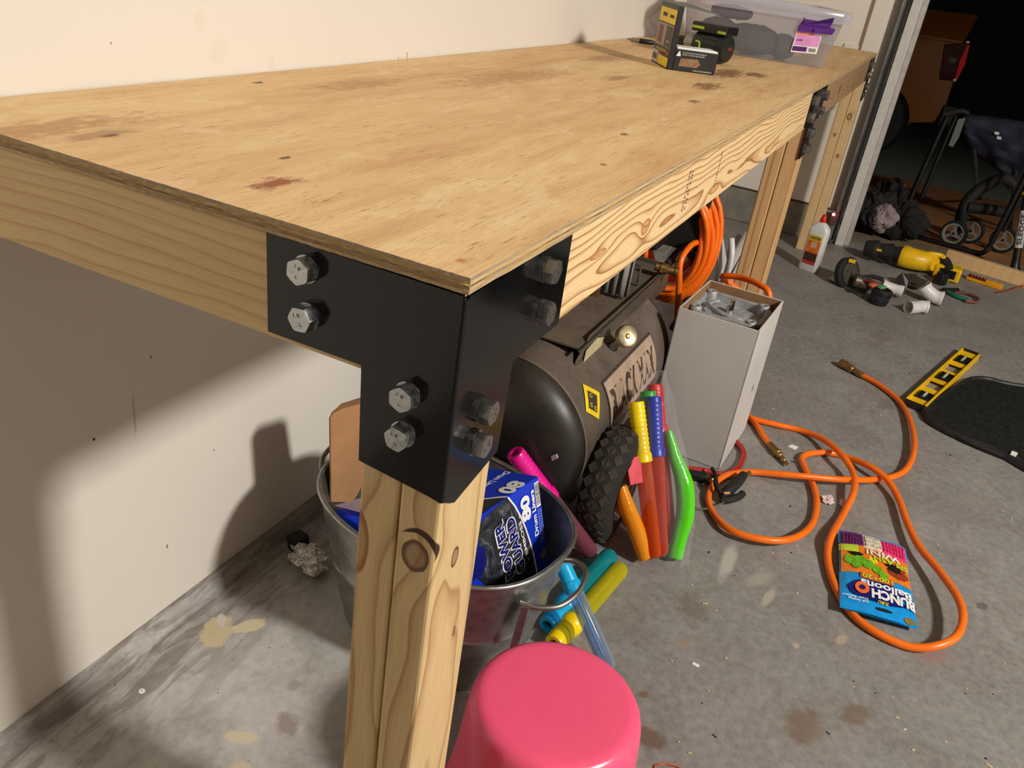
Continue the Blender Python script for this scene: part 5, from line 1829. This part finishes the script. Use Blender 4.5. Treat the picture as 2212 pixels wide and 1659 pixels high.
# ------------------------------------------------------------------ blow gun, tyre chuck, red hose behind the white carton
bg_ = thing('air_blow_gun', 'black air blow gun with thin steel nozzle lying in the hose loop', 'blow gun', (1.2, -.11, 0))
g0, g1 = px(1573, 1075, 2, .014), px(1608, 1032, 2, .020)
mb = MB()
hd = catmull([px(1558, 1072, 2, .012), px(1573, 1060, 2, .018), px(1590, 1045, 2, .020), px(1606, 1026, 2, .018)], 4)
mb.tube(hd, [.009, .010, .011, .012, .0125, .0125, .012, .012, .012, .012, .0115, .011, .010], 12)
mb.build('grip', M_BLACKM, bg_, 50)
MB().tube(catmull([px(1558, 1080, 2, .010), px(1575, 1080, 2, .012), px(1598, 1072, 2, .012), px(1604, 1066, 2, .012)], 5), [.008] * 16, 10).build('head', M_BLACKM, bg_, 50)
MB().tube(catmull([px(1563, 1075, 2, .018), px(1548, 1050, 2, .028), px(1545, 1025, 2, .030), px(1538, 1012, 2, .028)], 5), [.005, .005, .005, .006, .006, .006, .006, .0055, .005, .005, .005, .0045, .004, .004, .004, .004], 8).build('trigger', M_BLACKM, bg_, 50)
MB().tube(catmull([px(1563, 1085, 2, .010), px(1545, 1094, 2, .009), px(1525, 1100, 2, .006), px(1500, 1098, 2, .004)], 5), .0028, 8).build('nozzle', M_CHROME, bg_, 50)
MB().cyl(px(1606, 1028, 2, .018), px(1619, 1022, 2, .018), .006, n=10).build('brass_inlet', M_BRASS, bg_, 40)
MB().obox(px(1566, 1068, 2, .0305), V((.011, -.010, 0)), V((.004, .005, 0)), (0, 0, .001)).build('warning_label', plain('orange_white_label', (230, 170, 110), .5), bg_)
ck = thing('air_chuck', 'black air fitting with brass collar on a red hose under the white carton', 'air fitting', (1.23, -.03, 0))
MB().cyl(px(1482, 1022, 2, .012), px(1524, 1032, 2, .012), .011, .0125, 18).build('sleeve', M_BLACK, ck, 40)
MB().lathe([(.0115, 0), (.0125, .003), (.010, .006), (.012, .010), (.009, .016), (.006, .026)], frame(px(1524, 1032, 2, .012), px(1545, 1038, 2, .012) - px(1524, 1032, 2, .012)), 18, True, True).build('brass_collar', M_BRASS, ck, 40)
tag(MB().tube(catmull([px(1480, 1012, 2, .020), px(1520, 1016, 2, .008), px(1560, 1024, 2, .0075), px(1592, 1012, 2, .0075), px(1606, 985, 2, .0075), px(1600, 965, 2, .0075), px(1580, 945, 2, .0075)], 6), .0065, 10).build('red_hose', plain('dull_red_hose', (170, 34, 30), .4), None, 60), 'thin red hose curling out from behind the white carton base', 'hose')

# ------------------------------------------------------------------ crumpled papers and scraps
def crumple(name, label, cat, c, r, m, seed, sz=(1, 1, .6), sub=4):
    bm = bmesh.new()
    bmesh.ops.create_icosphere(bm, subdivisions=sub, radius=r)
    for v in bm.verts:
        n1 = noise.noise(v.co * (1.6 / r) + V((seed, 0, 0)))
        n2 = noise.turbulence(v.co * (3.2 / r) + V((0, seed, 0)), 3, True)
        v.co *= (1 + .45 * n1 - .40 * n2 + .2) if sub > 3 else (1.0 + .9 * n1 + .55 * noise.noise(v.co * (2.8 / r) + V((0, seed, 5))))
        v.co = V((v.co.x * sz[0], v.co.y * sz[1], v.co.z * sz[2]))
    mz = min(v.co.z for v in bm.verts)
    mb = MB()
    mb.add([V(c) + v.co - V((0, 0, mz - .0004)) for v in bm.verts], [tuple(v.index for v in f.verts) for f in bm.faces])
    bm.free()
    return tag(mb.build(name, m, None, None, origin=V((c[0], c[1], 0))), label, cat)


def newsprint(name, base, a, b, cc):
    s = NB(name)
    co = s.coord()
    n1 = s.noise(co, 120, 3, .6)
    n2 = s.noise(co, 60, 2)
    c = s.ramp(n1, [(.42, lin(base)), (.52, lin(a)), (.56, lin(base))])
    c = s.mix(s.ramp(n2, [(.66, 0.0), (.70, .8)]), c, lin(b))
    c = s.mix(s.ramp(n2, [(.28, .8), (.32, 0.0)]), c, lin(cc))
    return s.fin(c, .7)


M_NEWS = newsprint('printed_paper', (236, 231, 218), (126, 122, 118), (96, 140, 70), (150, 80, 100))
cp = px(672, 1228)
crumple('crumpled_wrapper', 'crumpled printed paper wrapper on the floor left of the metal tub', 'wrapper', (cp.x, cp.y, 0), .027, M_NEWS, 3.3, (.9, 1.0, .5), 3)
cp = px(655, 1205)
crumple('crumpled_wrapper', 'smaller crumpled printed paper between the wrapper and the wall footing', 'wrapper', (cp.x, cp.y - .0, 0), .018, M_NEWS, 8.1, (1, 1.1, .5), 3)
k0 = px(643, 1186)
tag(MB().poly([k0 + V((-.018, -.012, 0)), k0 + V((.018, -.016, 0)), k0 + V((.022, .010, 0)), k0 + V((-.010, .016, 0))], (.0, .004, .028)).build('black_block', M_BLACKM, None, bevel=.004), 'small matt black block behind the crumpled wrapper', 'block')
cp = px(1788, 1083)
crumple('torn_paper', 'torn white and pink paper scrap inside the hose loop, left piece', 'paper scrap', (cp.x, cp.y, 0), .012, newsprint('white_scrap', (232, 226, 224), (200, 160, 160), (120, 110, 110), (200, 150, 150)), 1.7, (1.3, .9, .35), 3)
cp = px(1819, 1090)
crumple('torn_paper', 'torn pale pink paper scrap inside the hose loop, right piece', 'paper scrap', (cp.x, cp.y, 0), .010, newsprint('pink_scrap', (236, 206, 204), (220, 150, 150), (236, 226, 226), (220, 190, 190)), 5.2, (1.2, .8, .35), 3)
cp = px(1712, 967)
tag(MB().poly([cp + V((-.010, -.008, .0004)), cp + V((.012, -.012, .0004)), cp + V((.014, .004, .0004)), cp + V((-.004, .012, .0004))], (0, 0, .0012)).build('paper_scrap', M_PRINTW, None), 'flat white paper scrap on the floor by the brass hose end', 'paper scrap')
sp0 = [px(1414, 1656, 2, .002), px(1430, 1651, 2, .004), px(1450, 1652, 2, .003), px(1468, 1660, 2, .002), px(1450, 1672, 2, .002), px(1424, 1668, 2, .002)]
tag(MB().tube(catmull(sp0, 5, True), .0012, 6, closed=True).build('rubber_band', plain('coral_rubber', (210, 90, 60), .5), None, 60), 'thin coral rubber band at the lower edge of the floor', 'rubber band')
sc_ = px(1502, 1437)
tag(MB().poly([sc_ + V((-.004, -.006, .0003)), sc_ + V((.003, -.006, .0003)), sc_ + V((.005, .005, .0003)), sc_ + V((-.002, .006, .0003))], (0, 0, .001)).build('white_chip', M_PRINTW, None), 'small white chip on the bare floor right of the pink pail', 'chip')
sc_ = px(891 / 2.9105, 1100 + 1145 / 2.9105)
tag(MB().lathe([(.0048, .0003), (.0045, .0012), (.001, .0014)], Matrix.Translation(V((sc_.x, sc_.y, 0))), 14, True).build('white_chip', M_PRINTW, None), 'small round white chip on the floor near the back wall', 'chip')
# fine debris
deb = MB()
rr = random.Random(5)
for i in range(560):
    if i < 430:
        x, y = rr.uniform(.3, 2.6), rr.uniform(-1.3, -.1)
    else:
        x, y = rr.uniform(.0, .5), rr.uniform(.1, .55)
    s_ = rr.choice((.0006, .0008, .0010, .0014)) * (1 if i < 430 else .5)
    l_ = s_ * rr.choice((1, 1.2, 1.5, 1.8, 3.5))
    a = rr.uniform(0, 6.28)
    M = Matrix.Translation(V((x, y, .0001))) @ Matrix.Rotation(a, 4, 'Z')
    deb.mat(0 if rr.random() < .68 else 1).box((-l_, -s_, 0), (l_, s_, s_ * .9), M)
o = deb.build('floor_debris', [plain('straw_crumb', (206, 190, 150), .8), plain('dark_crumb', (44, 34, 28), .8)], None, origin=V((1, 0, 0)))
tag(o, 'wood crumbs and dark specks scattered over the concrete floor', 'debris', kind='stuff')

# ------------------------------------------------------------------ pile of tools and fittings near the door
M_PVC = plain('pvc_white', (224, 220, 218), .35, var=.05, scale=14)
M_GRIME = plain('grimy_metal', (104, 98, 86), .45, .6, var=.4, scale=60, bump=.3)


def elbow(name, label, pts, r, m, wall=.004, cat='pipe fitting'):
    """open hollow pipe fitting along a bent path"""
    mb = MB()
    pts = catmull(pts, 6)
    rs = [r] * len(pts)
    for k in (0, 1, 2, len(pts) - 3, len(pts) - 2, len(pts) - 1):
        rs[k] = r * 1.12
    mb.tube(pts, rs, 24, caps=False)
    o1 = len(mb.v)
    mb2 = MB().tube(pts, [q - wall for q in rs], 24, caps=False)
    mb.add(mb2.v, [tuple(reversed(f)) for f in mb2.f])
    n = 24
    last = (len(pts) - 1) * n
    for i in range(n):
        j = (i + 1) % n
        mb.f.append([i, o1 + i, o1 + j, j]); mb.mi.append(0)
        mb.f.append([last + i, last + j, o1 + last + j, o1 + last + i]); mb.mi.append(0)
    return tag(mb.build(name, m, None, 50), label, cat)


r1 = .026
elbow('pipe_elbow', 'nearest white plastic pipe elbow of the tool pile, open end towards the room', [px(1962, 664, 2, r1), px(1975, 664, 2, r1), px(1990, 662, 2, r1), px(2003, 664, 2, r1)], .023, M_PVC)
elbow('pipe_elbow', 'larger white plastic pipe elbow behind the nearest one', [px(1996, 618, 2, .060), px(2003, 628, 2, .046), px(2018, 640, 2, .032), px(2036, 646, 2, .030)], .026, M_PVC)
elbow('pipe_coupling', 'white plastic pipe coupling between the grey sheet and black collar', [px(1905, 615, 2, .04), px(1925, 622, 2, .035), px(1950, 630, 2, .032)], .020, M_PVC)
cc = px(1893, 655, 2, 0)
bcup = thing('black_coupling', 'black ribbed rubber coupling nearest the bench in the tool pile', 'coupling', cc)
Mc_ = frame(cc + V((0, 0, .002)), (0, -.15, 1))
MB().lathe([(.020, .0), (.034, 0), (.036, .004), (.036, .055), (.033, .060), (.022, .060), (.021, .01)], Mc_, 28).build('rubber_sleeve', M_BLACKM, bcup, 40)
MB().lathe([(.0365, .012), (.0375, .013), (.0375, .023), (.0365, .024)], Mc_, 28).build('clamp_band', M_BLACK, bcup)
MB().lathe([(.0365, .038), (.0375, .039), (.0375, .049), (.0365, .050)], Mc_, 28).build('clamp_band', M_BLACK, bcup)
cc = px(2028, 613, 2, 0)
b2 = thing('threaded_cap', 'small black threaded pipe cap behind the larger white elbow', 'pipe fitting', cc)
MB().lathe([(.012, 0), (.026, 0), (.028, .006), (.028, .034), (.022, .038), (.022, .048), (.002, .048)], frame(cc + V((0, 0, .001)), (0, 0, 1)), 8).build('cap_body', M_BLACK, b2, 30)
# orange and green grips on top of black coupling
tag(MB().obox(px(1884, 622, 2, .066), V((.03, -.018, .0)), V((.01, .018, 0)), (0, 0, .012)).build('orange_foam_plug', plain('orange_foam', (206, 110, 66), .6), None, bevel=.004), 'small dull orange foam plug on the black coupling', 'plug')
tag(MB().obox(px(1903, 626, 2, .066), V((.03, -.018, .0)), V((.01, .018, 0)), (0, 0, .012)).build('green_foam_plug', plain('green_foam', (96, 160, 110), .6), None, bevel=.004), 'small pale green foam plug beside the orange plug', 'plug')
# float / trowel with curved body
bx = thing('circular_saw', 'small circular saw with black guard and flat steel shoe lying on the floor', 'saw', px(1825, 610))
sh = [px(1790, 603, 2, .004), px(1803, 594, 2, .004), px(1875, 628, 2, .004), px(1862, 642, 2, .004)]
MB().poly(sh, (0, 0, .004)).build('shoe_plate', M_STEELG, bx, bevel=.001)
gc = px(1830, 592, 2, .045)
Mg = frame(gc, V((-.5, -.8, .35)).normalized())
MB().lathe([(.004, -.018), (.060, -.016), (.066, -.010), (.066, .008), (.060, .014), (.004, .016)], Mg, 36).build('blade_guard', M_BLACKM, bx, 40)
MB().lathe([(.004, .016), (.048, .0165), (.048, .018), (.004, .019)], Mg, 36).build('blade', M_GRIME, bx, 40)
MB().obox(gc + V((-.012, .01, .055)), V((.0, -.026, 0)), V((-.004, 0, -.003)), (0, 0, .010)).build('yellow_badge', M_YEL, bx)
MB().tube(catmull([px(1845, 605, 2, .04), px(1868, 612, 2, .035), px(1890, 620, 2, .03)], 5), [.026] * 4 + [.024] * 4 + [.018] * 3, 16).build('motor_housing', M_GRIME, bx, 50)
# pliers and scissors handles
pl_ = thing('pliers', 'dark pliers with red grip lying across the tool pile', 'pliers', px(1880, 615))
for a, b, m in (((1855, 598), (1908, 604), M_BLACKM), ((1860, 607), (1895, 618), plain('dark_red_grip', (130, 36, 34), .5))):
    p, q_ = px(*a, 2, .045), px(*b, 2, .050)
    MB().tube(catmull([p, (p + q_) / 2 + V((0, 0, .008)), q_], 5), [.006] * 5 + [.008] * 6, 10).build('handle', m, pl_, 50)
MB().ball(px(1910, 603, 2, .052), .007, 12).build('pivot', M_CHROME, pl_, 60)
gs = [px(1933, 612, 2, .03), px(1950, 590, 2, .09), px(1962, 606, 2, .06), px(1958, 628, 2, .02)]
tag(MB().poly(gs, V((.0, .003, .002))).build('grey_sheet', plain('grey_sandpaper', (126, 124, 128), .8), None), 'bent grey abrasive sheet standing up in the tool pile', 'sheet')
bk2 = px(1975, 620)
crumple('dark_rag', 'dark brown crumpled rag under the white pipe fittings', 'rag', (bk2.x - .02, bk2.y + .02, 0), .038, plain('dark_rag_cloth', (54, 46, 38), .9, var=.4, scale=80), 6.6, (1.1, 1.4, .55))
sp2 = thing('snips', 'green handled snips with a brown looped grip beyond the white elbow', 'snips', px(2080, 642))
MB().tube(catmull([px(2046, 630, 2, .010), px(2066, 640, 2, .010), px(2090, 648, 2, .010)], 5), .0075, 10).build('green_handle', plain('teal_handle', (16, 110, 92), .45), sp2, 50)
lp = catmull([px(2060, 634, 2, .010), px(2085, 632, 2, .010), px(2112, 644, 2, .010), px(2108, 652, 2, .010), px(2085, 650, 2, .010)], 5)
MB().tube(lp, .006, 10).build('brown_handle', plain('brown_handle', (120, 72, 62), .5), sp2, 50)
MB().poly([px(2034, 624, 2, .008), px(2070, 625, 2, .008), px(2072, 630, 2, .008), px(2040, 632, 2, .008)], (0, 0, .006)).build('blade', M_BLACKM, sp2)

# yellow reciprocating saw
rs_ = thing('reciprocating_saw', 'yellow and black reciprocating saw lying across the door threshold', 'power saw', px(1990, 575))
a_, b_ = px(1945, 552, 2, .055), px(2030, 578, 2, .055)
def R3(u, v, z):
    return px(u, v, 2, z)
MB().tube(catmull([R3(1868, 535, .05), R3(1900, 541, .055), R3(1930, 548, .055), R3(1950, 553, .055)], 5), [.030, .034, .036, .040, .042] * 3 + [.044], 20).build('boot', M_BLACKM, rs_, 50)
MB().tube(catmull([R3(1945, 552, .055), R3(1975, 560, .055), R3(2005, 566, .055), R3(2020, 572, .055)], 5), [.040, .044, .045, .045, .045, .045, .044, .044, .043, .042, .04, .038, .036, .034, .030, .028], 20).build('motor_housing', M_YEL, rs_, 50)
MB().tube(catmull([R3(1996, 548, .085), R3(2014, 549, .092), R3(2034, 553, .092), R3(2044, 566, .075)], 6), .0105, 12).build('handle_arch', M_YEL, rs_, 50)
MB().tube(catmull([R3(2026, 560, .070), R3(2040, 562, .078), R3(2048, 572, .066), R3(2050, 584, .050)], 5), .017, 12).build('rubber_grip', M_BLACKM, rs_, 50)
bs0 = R3(2012, 597, .004)
bx_, by_ = V((-.02, -.105, 0)), V((.075, -.005, .0))
MB().obox(bs0, bx_, by_, (0, 0, .058)).build('battery_foot', M_YEL, rs_, bevel=.008)
MB().obox(bs0 + bx_ * .2 - by_.normalized() * .002 + V((0, 0, .012)), bx_ * .62, by_ * .05, (0, 0, .036)).build('battery', M_BLACK, rs_, bevel=.003)
MB().obox(R3(1893, 541, .088), V((0, -.02, 0)), V((.012, .0, 0)), (0, 0, .006)).build('yellow_badge', M_YEL, rs_)
mb = MB()
for k in range(7):
    c = R3(1948 + k * 2.0, 552 + k * .5, .055)
    mb.lathe([(.0445, 0), (.0460, .001), (.0445, .002)], frame(c, R3(1975, 560, .055) - c), 20)
mb.build('grip_ribs', M_YEL, rs_, 40)
tag(MB().poly([R3(2020, 604, .003), R3(2050, 600, .003), R3(2060, 606, .003), R3(2035, 612, .003)], (0, 0, .006)).build('film_scrap', clear('grey_film', (190, 190, 188), .35, .1, .8), None), 'clear crumpled film scrap beside the battery of the yellow saw', 'film')
# lumber board at the threshold
e0, e1 = px(2046, 570, 2, .0), px(2300, 650, 2, .0)
dv = (e1 - e0).normalized()
nv = V((-dv.y, dv.x, 0))
if nv.x < 0:
    nv = -nv
M_BRD = pine('pine_threshold', 1, (226, 188, 134), (196, 150, 96), 70, (0, 3.72, .03), .006, 5.5, [], (120, 80, 50), .35)
M_BRD2 = M_BRD
tag(MB().obox(e0 + dv * -.02, dv * 1.3, nv * .038, (0, 0, .060)).build('lumber_board', M_BRD, None, bevel=.003), 'pale pine board lying on edge across the garage door threshold', 'board')
# chisel holder with red wire
ch = thing('blade_holder', 'orange yellow holder of saw blades lying in front of the pine board', 'tool holder', px(2120, 610))
h0, h1 = px(2085, 603, 2, .0), px(2160, 628, 2, .0)
hv = (h1 - h0); HLn = hv.length; hv.normalize()
hn = V((-hv.y, hv.x, 0))
MB().obox(h0 + V((0, 0, .001)), hv * HLn, hn * .03, (0, 0, .022)).build('tray', plain('amber_plastic', (236, 160, 24), .4), ch, bevel=.003)
pts = []
for k in range(12):
    pts.append(h0 + hv * (HLn * (.05 + .045 * k)) + hn * -.004 + V((0, 0, .024 + (.010 if k % 2 else .0))))
pts += [h0 + hv * (HLn * .55) + hn * -.004 + V((0, 0, .018)), h0 + hv * (HLn * .05) + hn * -.004 + V((0, 0, .018))]
MB().poly(pts, hn * .004).build('toothed_blade', plain('wine_metal', (96, 44, 50), .5, .4), ch)
tag(MB().tube(catmull([px(2150, 632, 2, .004), px(2180, 626, 2, .004), px(2205, 618, 2, .010), px(2260, 610, 2, .004)], 5), .0035, 8).build('red_wire', plain('rust_wire', (146, 50, 30), .5), None, 60), 'rust red wire running to the right edge by the pine board', 'wire')

# ------------------------------------------------------------------ folding cart frame outside the door
def G(u, v, up=0.0):
    n_ = V((.08, 0, 1))
    return pxp(u, v, V((D0, 0, gz(D0) + up)), n_)


cart = thing('folding_cart', 'black tube cart frame with small spoked wheels standing outside the door', 'cart', G(2040, 520))
RT_ = .013
xp = 4.35
def CX(u, v, x=xp):
    return px(u, v, 0, x)
fr_ = catmull([CX(2052, 238, 4.42), CX(2010, 330, 4.40), CX(1968, 425, 4.37), CX(1948, 470, 4.35), CX(1950, 492, 4.34), CX(1972, 508, 4.33), CX(2030, 526, 4.30), CX(2090, 546, 4.27), CX(2122, 546, 4.26), CX(2140, 528, 4.27), CX(2175, 460, 4.29), CX(2230, 350, 4.32)], 6)
for p in fr_:
    p.z = max(p.z, gz(p.x) + RT_)
M_TUBE = plain('black_gloss_tube', (30, 30, 32), .22, .3)
MB().tube(fr_, RT_, 12).build('frame_tube', M_TUBE, cart, 60)
f2 = [p + V((.03, -.035, .0)) for p in catmull([CX(2048, 250, 4.42), CX(2008, 345, 4.40), CX(1975, 425, 4.38)], 6)]
MB().tube(f2, .010, 10).build('frame_tube', M_TUBE, cart, 60)
f3 = [p + V((.03, -.035, .0)) for p in catmull([CX(2150, 500, 4.28), CX(2180, 440, 4.3), CX(2225, 350, 4.32)], 6)]
MB().tube(f3, .010, 10).build('frame_tube', M_TUBE, cart, 60)
MB().tube(catmull([CX(2040, 247), CX(2058, 243), CX(2078, 240), CX(2092, 246)], 5), [.012] * 16, 10).build('handle_grip', M_BLACKM, cart, 60)
MB().tube(catmull([CX(2074, 500, 4.45), CX(2078, 462, 4.5), CX(2098, 425, 4.55), CX(2135, 398, 4.6), CX(2170, 385, 4.6), CX(2190, 400, 4.6)], 6), [.03] * 31, 12).build('side_arm', M_BLACKM, cart, 60)
MB().tube(catmull([CX(2092, 448, 4.5), CX(2130, 452, 4.5), CX(2170, 458, 4.5)], 6), .028, 12).build('cross_bar', M_BLACKM, cart, 60)
for (u, v, x, m) in ((2061, 503, 4.36, M_WHITEP), (2094, 508, 4.62, M_WHITEP), (2170, 512, 4.55, M_WHITEP)):
    c = CX(u, v, x)
    c.z = gz(c.x) + .067
    wn = V((-.95, .25, .15)).normalized()
    M = frame(c, wn)
    w = MB().lathe([(.052, -.014), (.058, -.018), (.064, -.012), (.066, 0), (.064, .012), (.058, .018), (.052, .014), (.052, -.014)], M, 36).build('wheel_tyre', M_BLACKM, cart, 50)
    MB().lathe([(.042, -.008), (.053, -.012), (.053, .012), (.042, .010), (.042, -.008)], M, 32).build('wheel_rim', plain('pale_rim', (122, 120, 112), .5), cart, 40)
    sp3 = MB()
    for k in range(3):
        a = 2 * PI * k / 3 + .4
        e = M.to_3x3() @ V((math.cos(a), math.sin(a), 0))
        t_ = M.to_3x3() @ V((-math.sin(a), math.cos(a), 0))
        for sg in (1,):
            sp3.obox(c + e * .012 - t_ * .010 - wn * .004, e * .034, t_ * .016, wn * .010)
    sp3.cyl(c - wn * .008, c + wn * .008, .016, n=16)
    sp3.build('wheel_spokes', plain('pale_spoke', (112, 110, 104), .5), cart, 30)
    MB().cyl(c - wn * .012, c + wn * .012, .007, n=12).build('axle', M_BLACK, cart)
# navy folded canopy with a small white emblem hanging behind the frame
nb = thing('navy_canopy', 'dark navy fabric canopy with a small white emblem behind the cart frame', 'canopy', (5.2, -.85, gz(5.2)))
mb = MB()
grid = []
for j in range(15):
    row = []
    for i in range(23):
        u = 2082 + 210 * i / 22
        v0 = 245 + (i / 22) * 30
        v1 = 315 + (i / 22) * 150
        v = v0 + (v1 - v0) * j / 14
        x = 5.15 + .10 * math.sin(PI * j / 14) * -1 + .05 * noise.noise(V((i * .3, j * .4, 1)))
        row.append(px(u, v, 0, x))
    grid += row
mb.add(grid, [(j * 23 + i, j * 23 + i + 1, (j + 1) * 23 + i + 1, (j + 1) * 23 + i) for j in range(14) for i in range(22)])
mb.build('fabric', plain('navy_cloth', (34, 38, 54), .8, var=.3, scale=6, bump=.2), nb, 60, solid=.01)
for u, v in ((2153, 287), (2158, 297)):
    MB().poly([px(u - 4, v - 3, 0, 5.03), px(u + 6, v - 1, 0, 5.03), px(u + 4, v + 5, 0, 5.03), px(u - 5, v + 3, 0, 5.03)], (.003, 0, 0)).build('emblem', M_WHITEP, nb)
MB().poly([px(2070, 258, 0, 5.0), px(2086, 254, 0, 5.0), px(2072, 296, 0, 5.0), px(2058, 318, 0, 5.0), px(2049, 314, 0, 5.0)], (.02, 0, 0)).build('grey_strap', plain('grey_web', (110, 114, 112), .7), nb)
MB().tube([px(2100, 262, 0, 5.1), px(2110, 400, 0, 5.1), G(2118, 430) + V((0, 0, .0))], .012, 8).build('leg', M_BLACKM, nb)
MB().tube([px(2200, 300, 0, 5.1), px(2190, 420, 0, 5.1), G(2180, 505)], .012, 8).build('leg', M_BLACKM, nb)
# labelled black pole at the right edge
pb = G(2190, 590)
pt_ = px(2235, 330, 0, pb.x + .05)
pole = thing('labelled_pole', 'black pole with white lettered label and yellow rings at the right edge', 'pole', pb)
ax2 = (pt_ - pb).normalized()
LP_ = (pt_ - pb).length
MB().lathe([(.012, 0), (.024, .004), (.026, .02), (.020, .03), (.017, .06), (.017, LP_ * 1.4)], frame(pb, ax2), 20, True, True).build('pole_tube', M_BLACK, pole, 40)
MB().cyl(pb + ax2 * .12, pb + ax2 * .29, .0185, n=20).build('label_sleeve', plain('white_sleeve', (190, 190, 188), .5), pole, 40)
for k in (.36, .42):
    MB().cyl(pb + ax2 * k, pb + ax2 * (k + .012), .024, n=20).build('yellow_ring', M_YEL, pole, 40)
MB().ball(pb + V((-.022, .004, .022)), .006, 10).build('steel_stud', M_CHROME, pole, 60)
side = V((0, -1, 0))
sr_ = (side - ax2 * side.dot(ax2)).normalized()
fw = V((-1, 0, 0)); fw = (fw - ax2 * fw.dot(ax2)).normalized()
text('lettering', 'SLEDGE', pole, pb + ax2 * .135 + fw * .0190 + sr_ * .007, ax2, -sr_, .016, M_PRINTK, .14, bold=.02)
# heap of dark cloth and bags against the jamb, outside
for i, (u, v, r, col, lab) in enumerate(((1868, 505, .085, (26, 24, 24), 'black cloth bag slumped against the white door jamb'),
                                        (1905, 478, .085, (34, 28, 28), 'dark brown bag leaning behind the grey pouch'),
                                        (1893, 512, .050, (150, 132, 134), 'greyish pink pouch in the middle of the dark heap'),
                                        (1938, 520, .08, (20, 19, 19), 'black bag at the right of the heap by the cart'),
                                        (1925, 455, .050, (120, 100, 104), 'small dusty pink cloth on top of the dark heap'))):
    p = G(u, v)
    if i in (2,):
        p = p + V((-.04, 0, .03))
    crumple('cloth_bag', lab, 'bag', (p.x, p.y, p.z + (.04 if i == 4 else .0)), r, plain('heap_cloth_%s' % 'abcde'[i], col, .85, var=.3, scale=20), 2.1 + i * 3, (1, 1.1, 1.15))

# ------------------------------------------------------------------ pickup truck on the driveway
TX = 9.0
truck = thing('pickup_truck', 'orange brown pickup truck parked in the dark driveway, tail lamp towards the door', 'truck', (9.5, 1.2, gz(9.5)))
gz9 = gz(TX)
M_TPAINT = plain('truck_brown_paint', (136, 78, 22), .3, var=.1, scale=3)
M_TDARK = plain('truck_dark', (22, 22, 22), .5)
ye = -.40                      # rear end
top = .74
def TZ(z):
    return gz9 + z
sideprof = [(ye, TZ(1.10)), (ye - .01, TZ(.62)), (ye + .05, TZ(.45)), (-.02 + ye + .12, TZ(.42))]
wc = ye + .34 + .30
arch = [(wc + .38 * math.cos(PI - PI * i / 12), TZ(.36) + .36 * math.sin(PI * i / 12)) for i in range(13)]
arch = [(y, z) for y, z in arch]
outline = [(ye + .02, TZ(1.16)), (ye, TZ(1.10)), (ye - .01, TZ(.62)), (ye + .04, TZ(.44))] + [(min(y, 9), z) for y, z in [(wc - .40, TZ(.40))] + arch + [(wc + .40, TZ(.40))]] + [(2.6, TZ(.38)), (2.6, TZ(1.16))]
MB().poly([(TX, y, z) for y, z in outline], (1.85, 0, 0)).build('body_side', M_TPAINT, truck, 30, bevel=.03)
MB().poly([(TX + .02, ye + .03, TZ(1.16)), (TX + .02, 2.6, TZ(1.16)), (TX + .16, 2.6, TZ(1.30)), (TX + .30, ye - .02, TZ(1.39))], (.0, 0, .02)).build('bed_rail', M_TPAINT, truck)
MB().poly([(TX + .30, 2.2, TZ(1.15)), (TX + .30, 2.5, TZ(1.75)), (TX + .30, 4.2, TZ(1.75)), (TX + .30, 4.8, TZ(1.15))], (1.3, 0, 0)).build('cab', M_TDARK, truck, bevel=.03)
MB().poly([(TX, 2.6, TZ(.38)), (TX, 2.6, TZ(1.16)), (TX, 5.6, TZ(1.10)), (TX, 5.6, TZ(.40))], (1.85, 0, 0)).build('front_body', M_TPAINT, truck, bevel=.03)
MB().box((TX - .02, ye - .14, TZ(.42)), (TX + 1.9, ye + .02, TZ(.62))).build('bumper', M_TDARK, truck, bevel=.03)
for y in (wc, 4.6):
    M = frame((TX + .13, y, TZ(.36)), (-1, 0, 0))
    MB().lathe([(.20, -.11), (.33, -.12), (.36, -.09), (.365, 0), (.36, .09), (.33, .12), (.20, .11)], M, 40).build('tyre', M_TDARK, truck, 40)
    MB().lathe([(.02, .06), (.08, .07), (.10, .05), (.19, .07), (.21, .10)], M, 32, True).build('wheel_hub', plain('dark_alloy', (60, 58, 54), .4, .7), truck, 40)
M_LENS = plain('dark_red_lens', (56, 3, 8), .12)
M_LENSB = plain('bright_red_lens', (255, 30, 24), .2, 0, .05)
tl0 = [px(2040, 96, 0, TX - .01), px(2094, 92, 0, TX - .01), px(2066, 176, 0, TX - .01), px(2028, 172, 0, TX - .01)]
tlm = MB().poly(tl0, (.05, 0, 0)).build('tail_lamp', M_LENS, truck, bevel=.006)
MB().poly([px(2090, 97, 0, TX - .02), px(2095, 97, 0, TX - .02), px(2084, 140, 0, TX - .02), px(2068, 171, 0, TX - .02), px(2063, 170, 0, TX - .02), px(2074, 130, 0, TX - .02)], (.03, 0, 0)).build('red_strip', M_LENSB, tlm)
MB().poly([px(2088, 88, 0, TX - .02), px(2095, 89, 0, TX - .02), px(2094, 94, 0, TX - .02), px(2086, 93, 0, TX - .02)], (.03, 0, 0)).build('reflector', M_WHITEP, tlm)
MB().poly([px(2060, 170, 0, TX - .02), px(2067, 171, 0, TX - .02), px(2065, 176, 0, TX - .02), px(2058, 175, 0, TX - .02)], (.03, 0, 0)).build('reflector', M_WHITEP, tlm)
MB().poly([px(2052, 122, 0, TX - .02), px(2068, 126, 0, TX - .02), px(2062, 138, 0, TX - .02), px(2048, 134, 0, TX - .02)], (.03, 0, 0)).build('clear_lens', plain('smoky_lens', (90, 84, 70), .2), tlm)
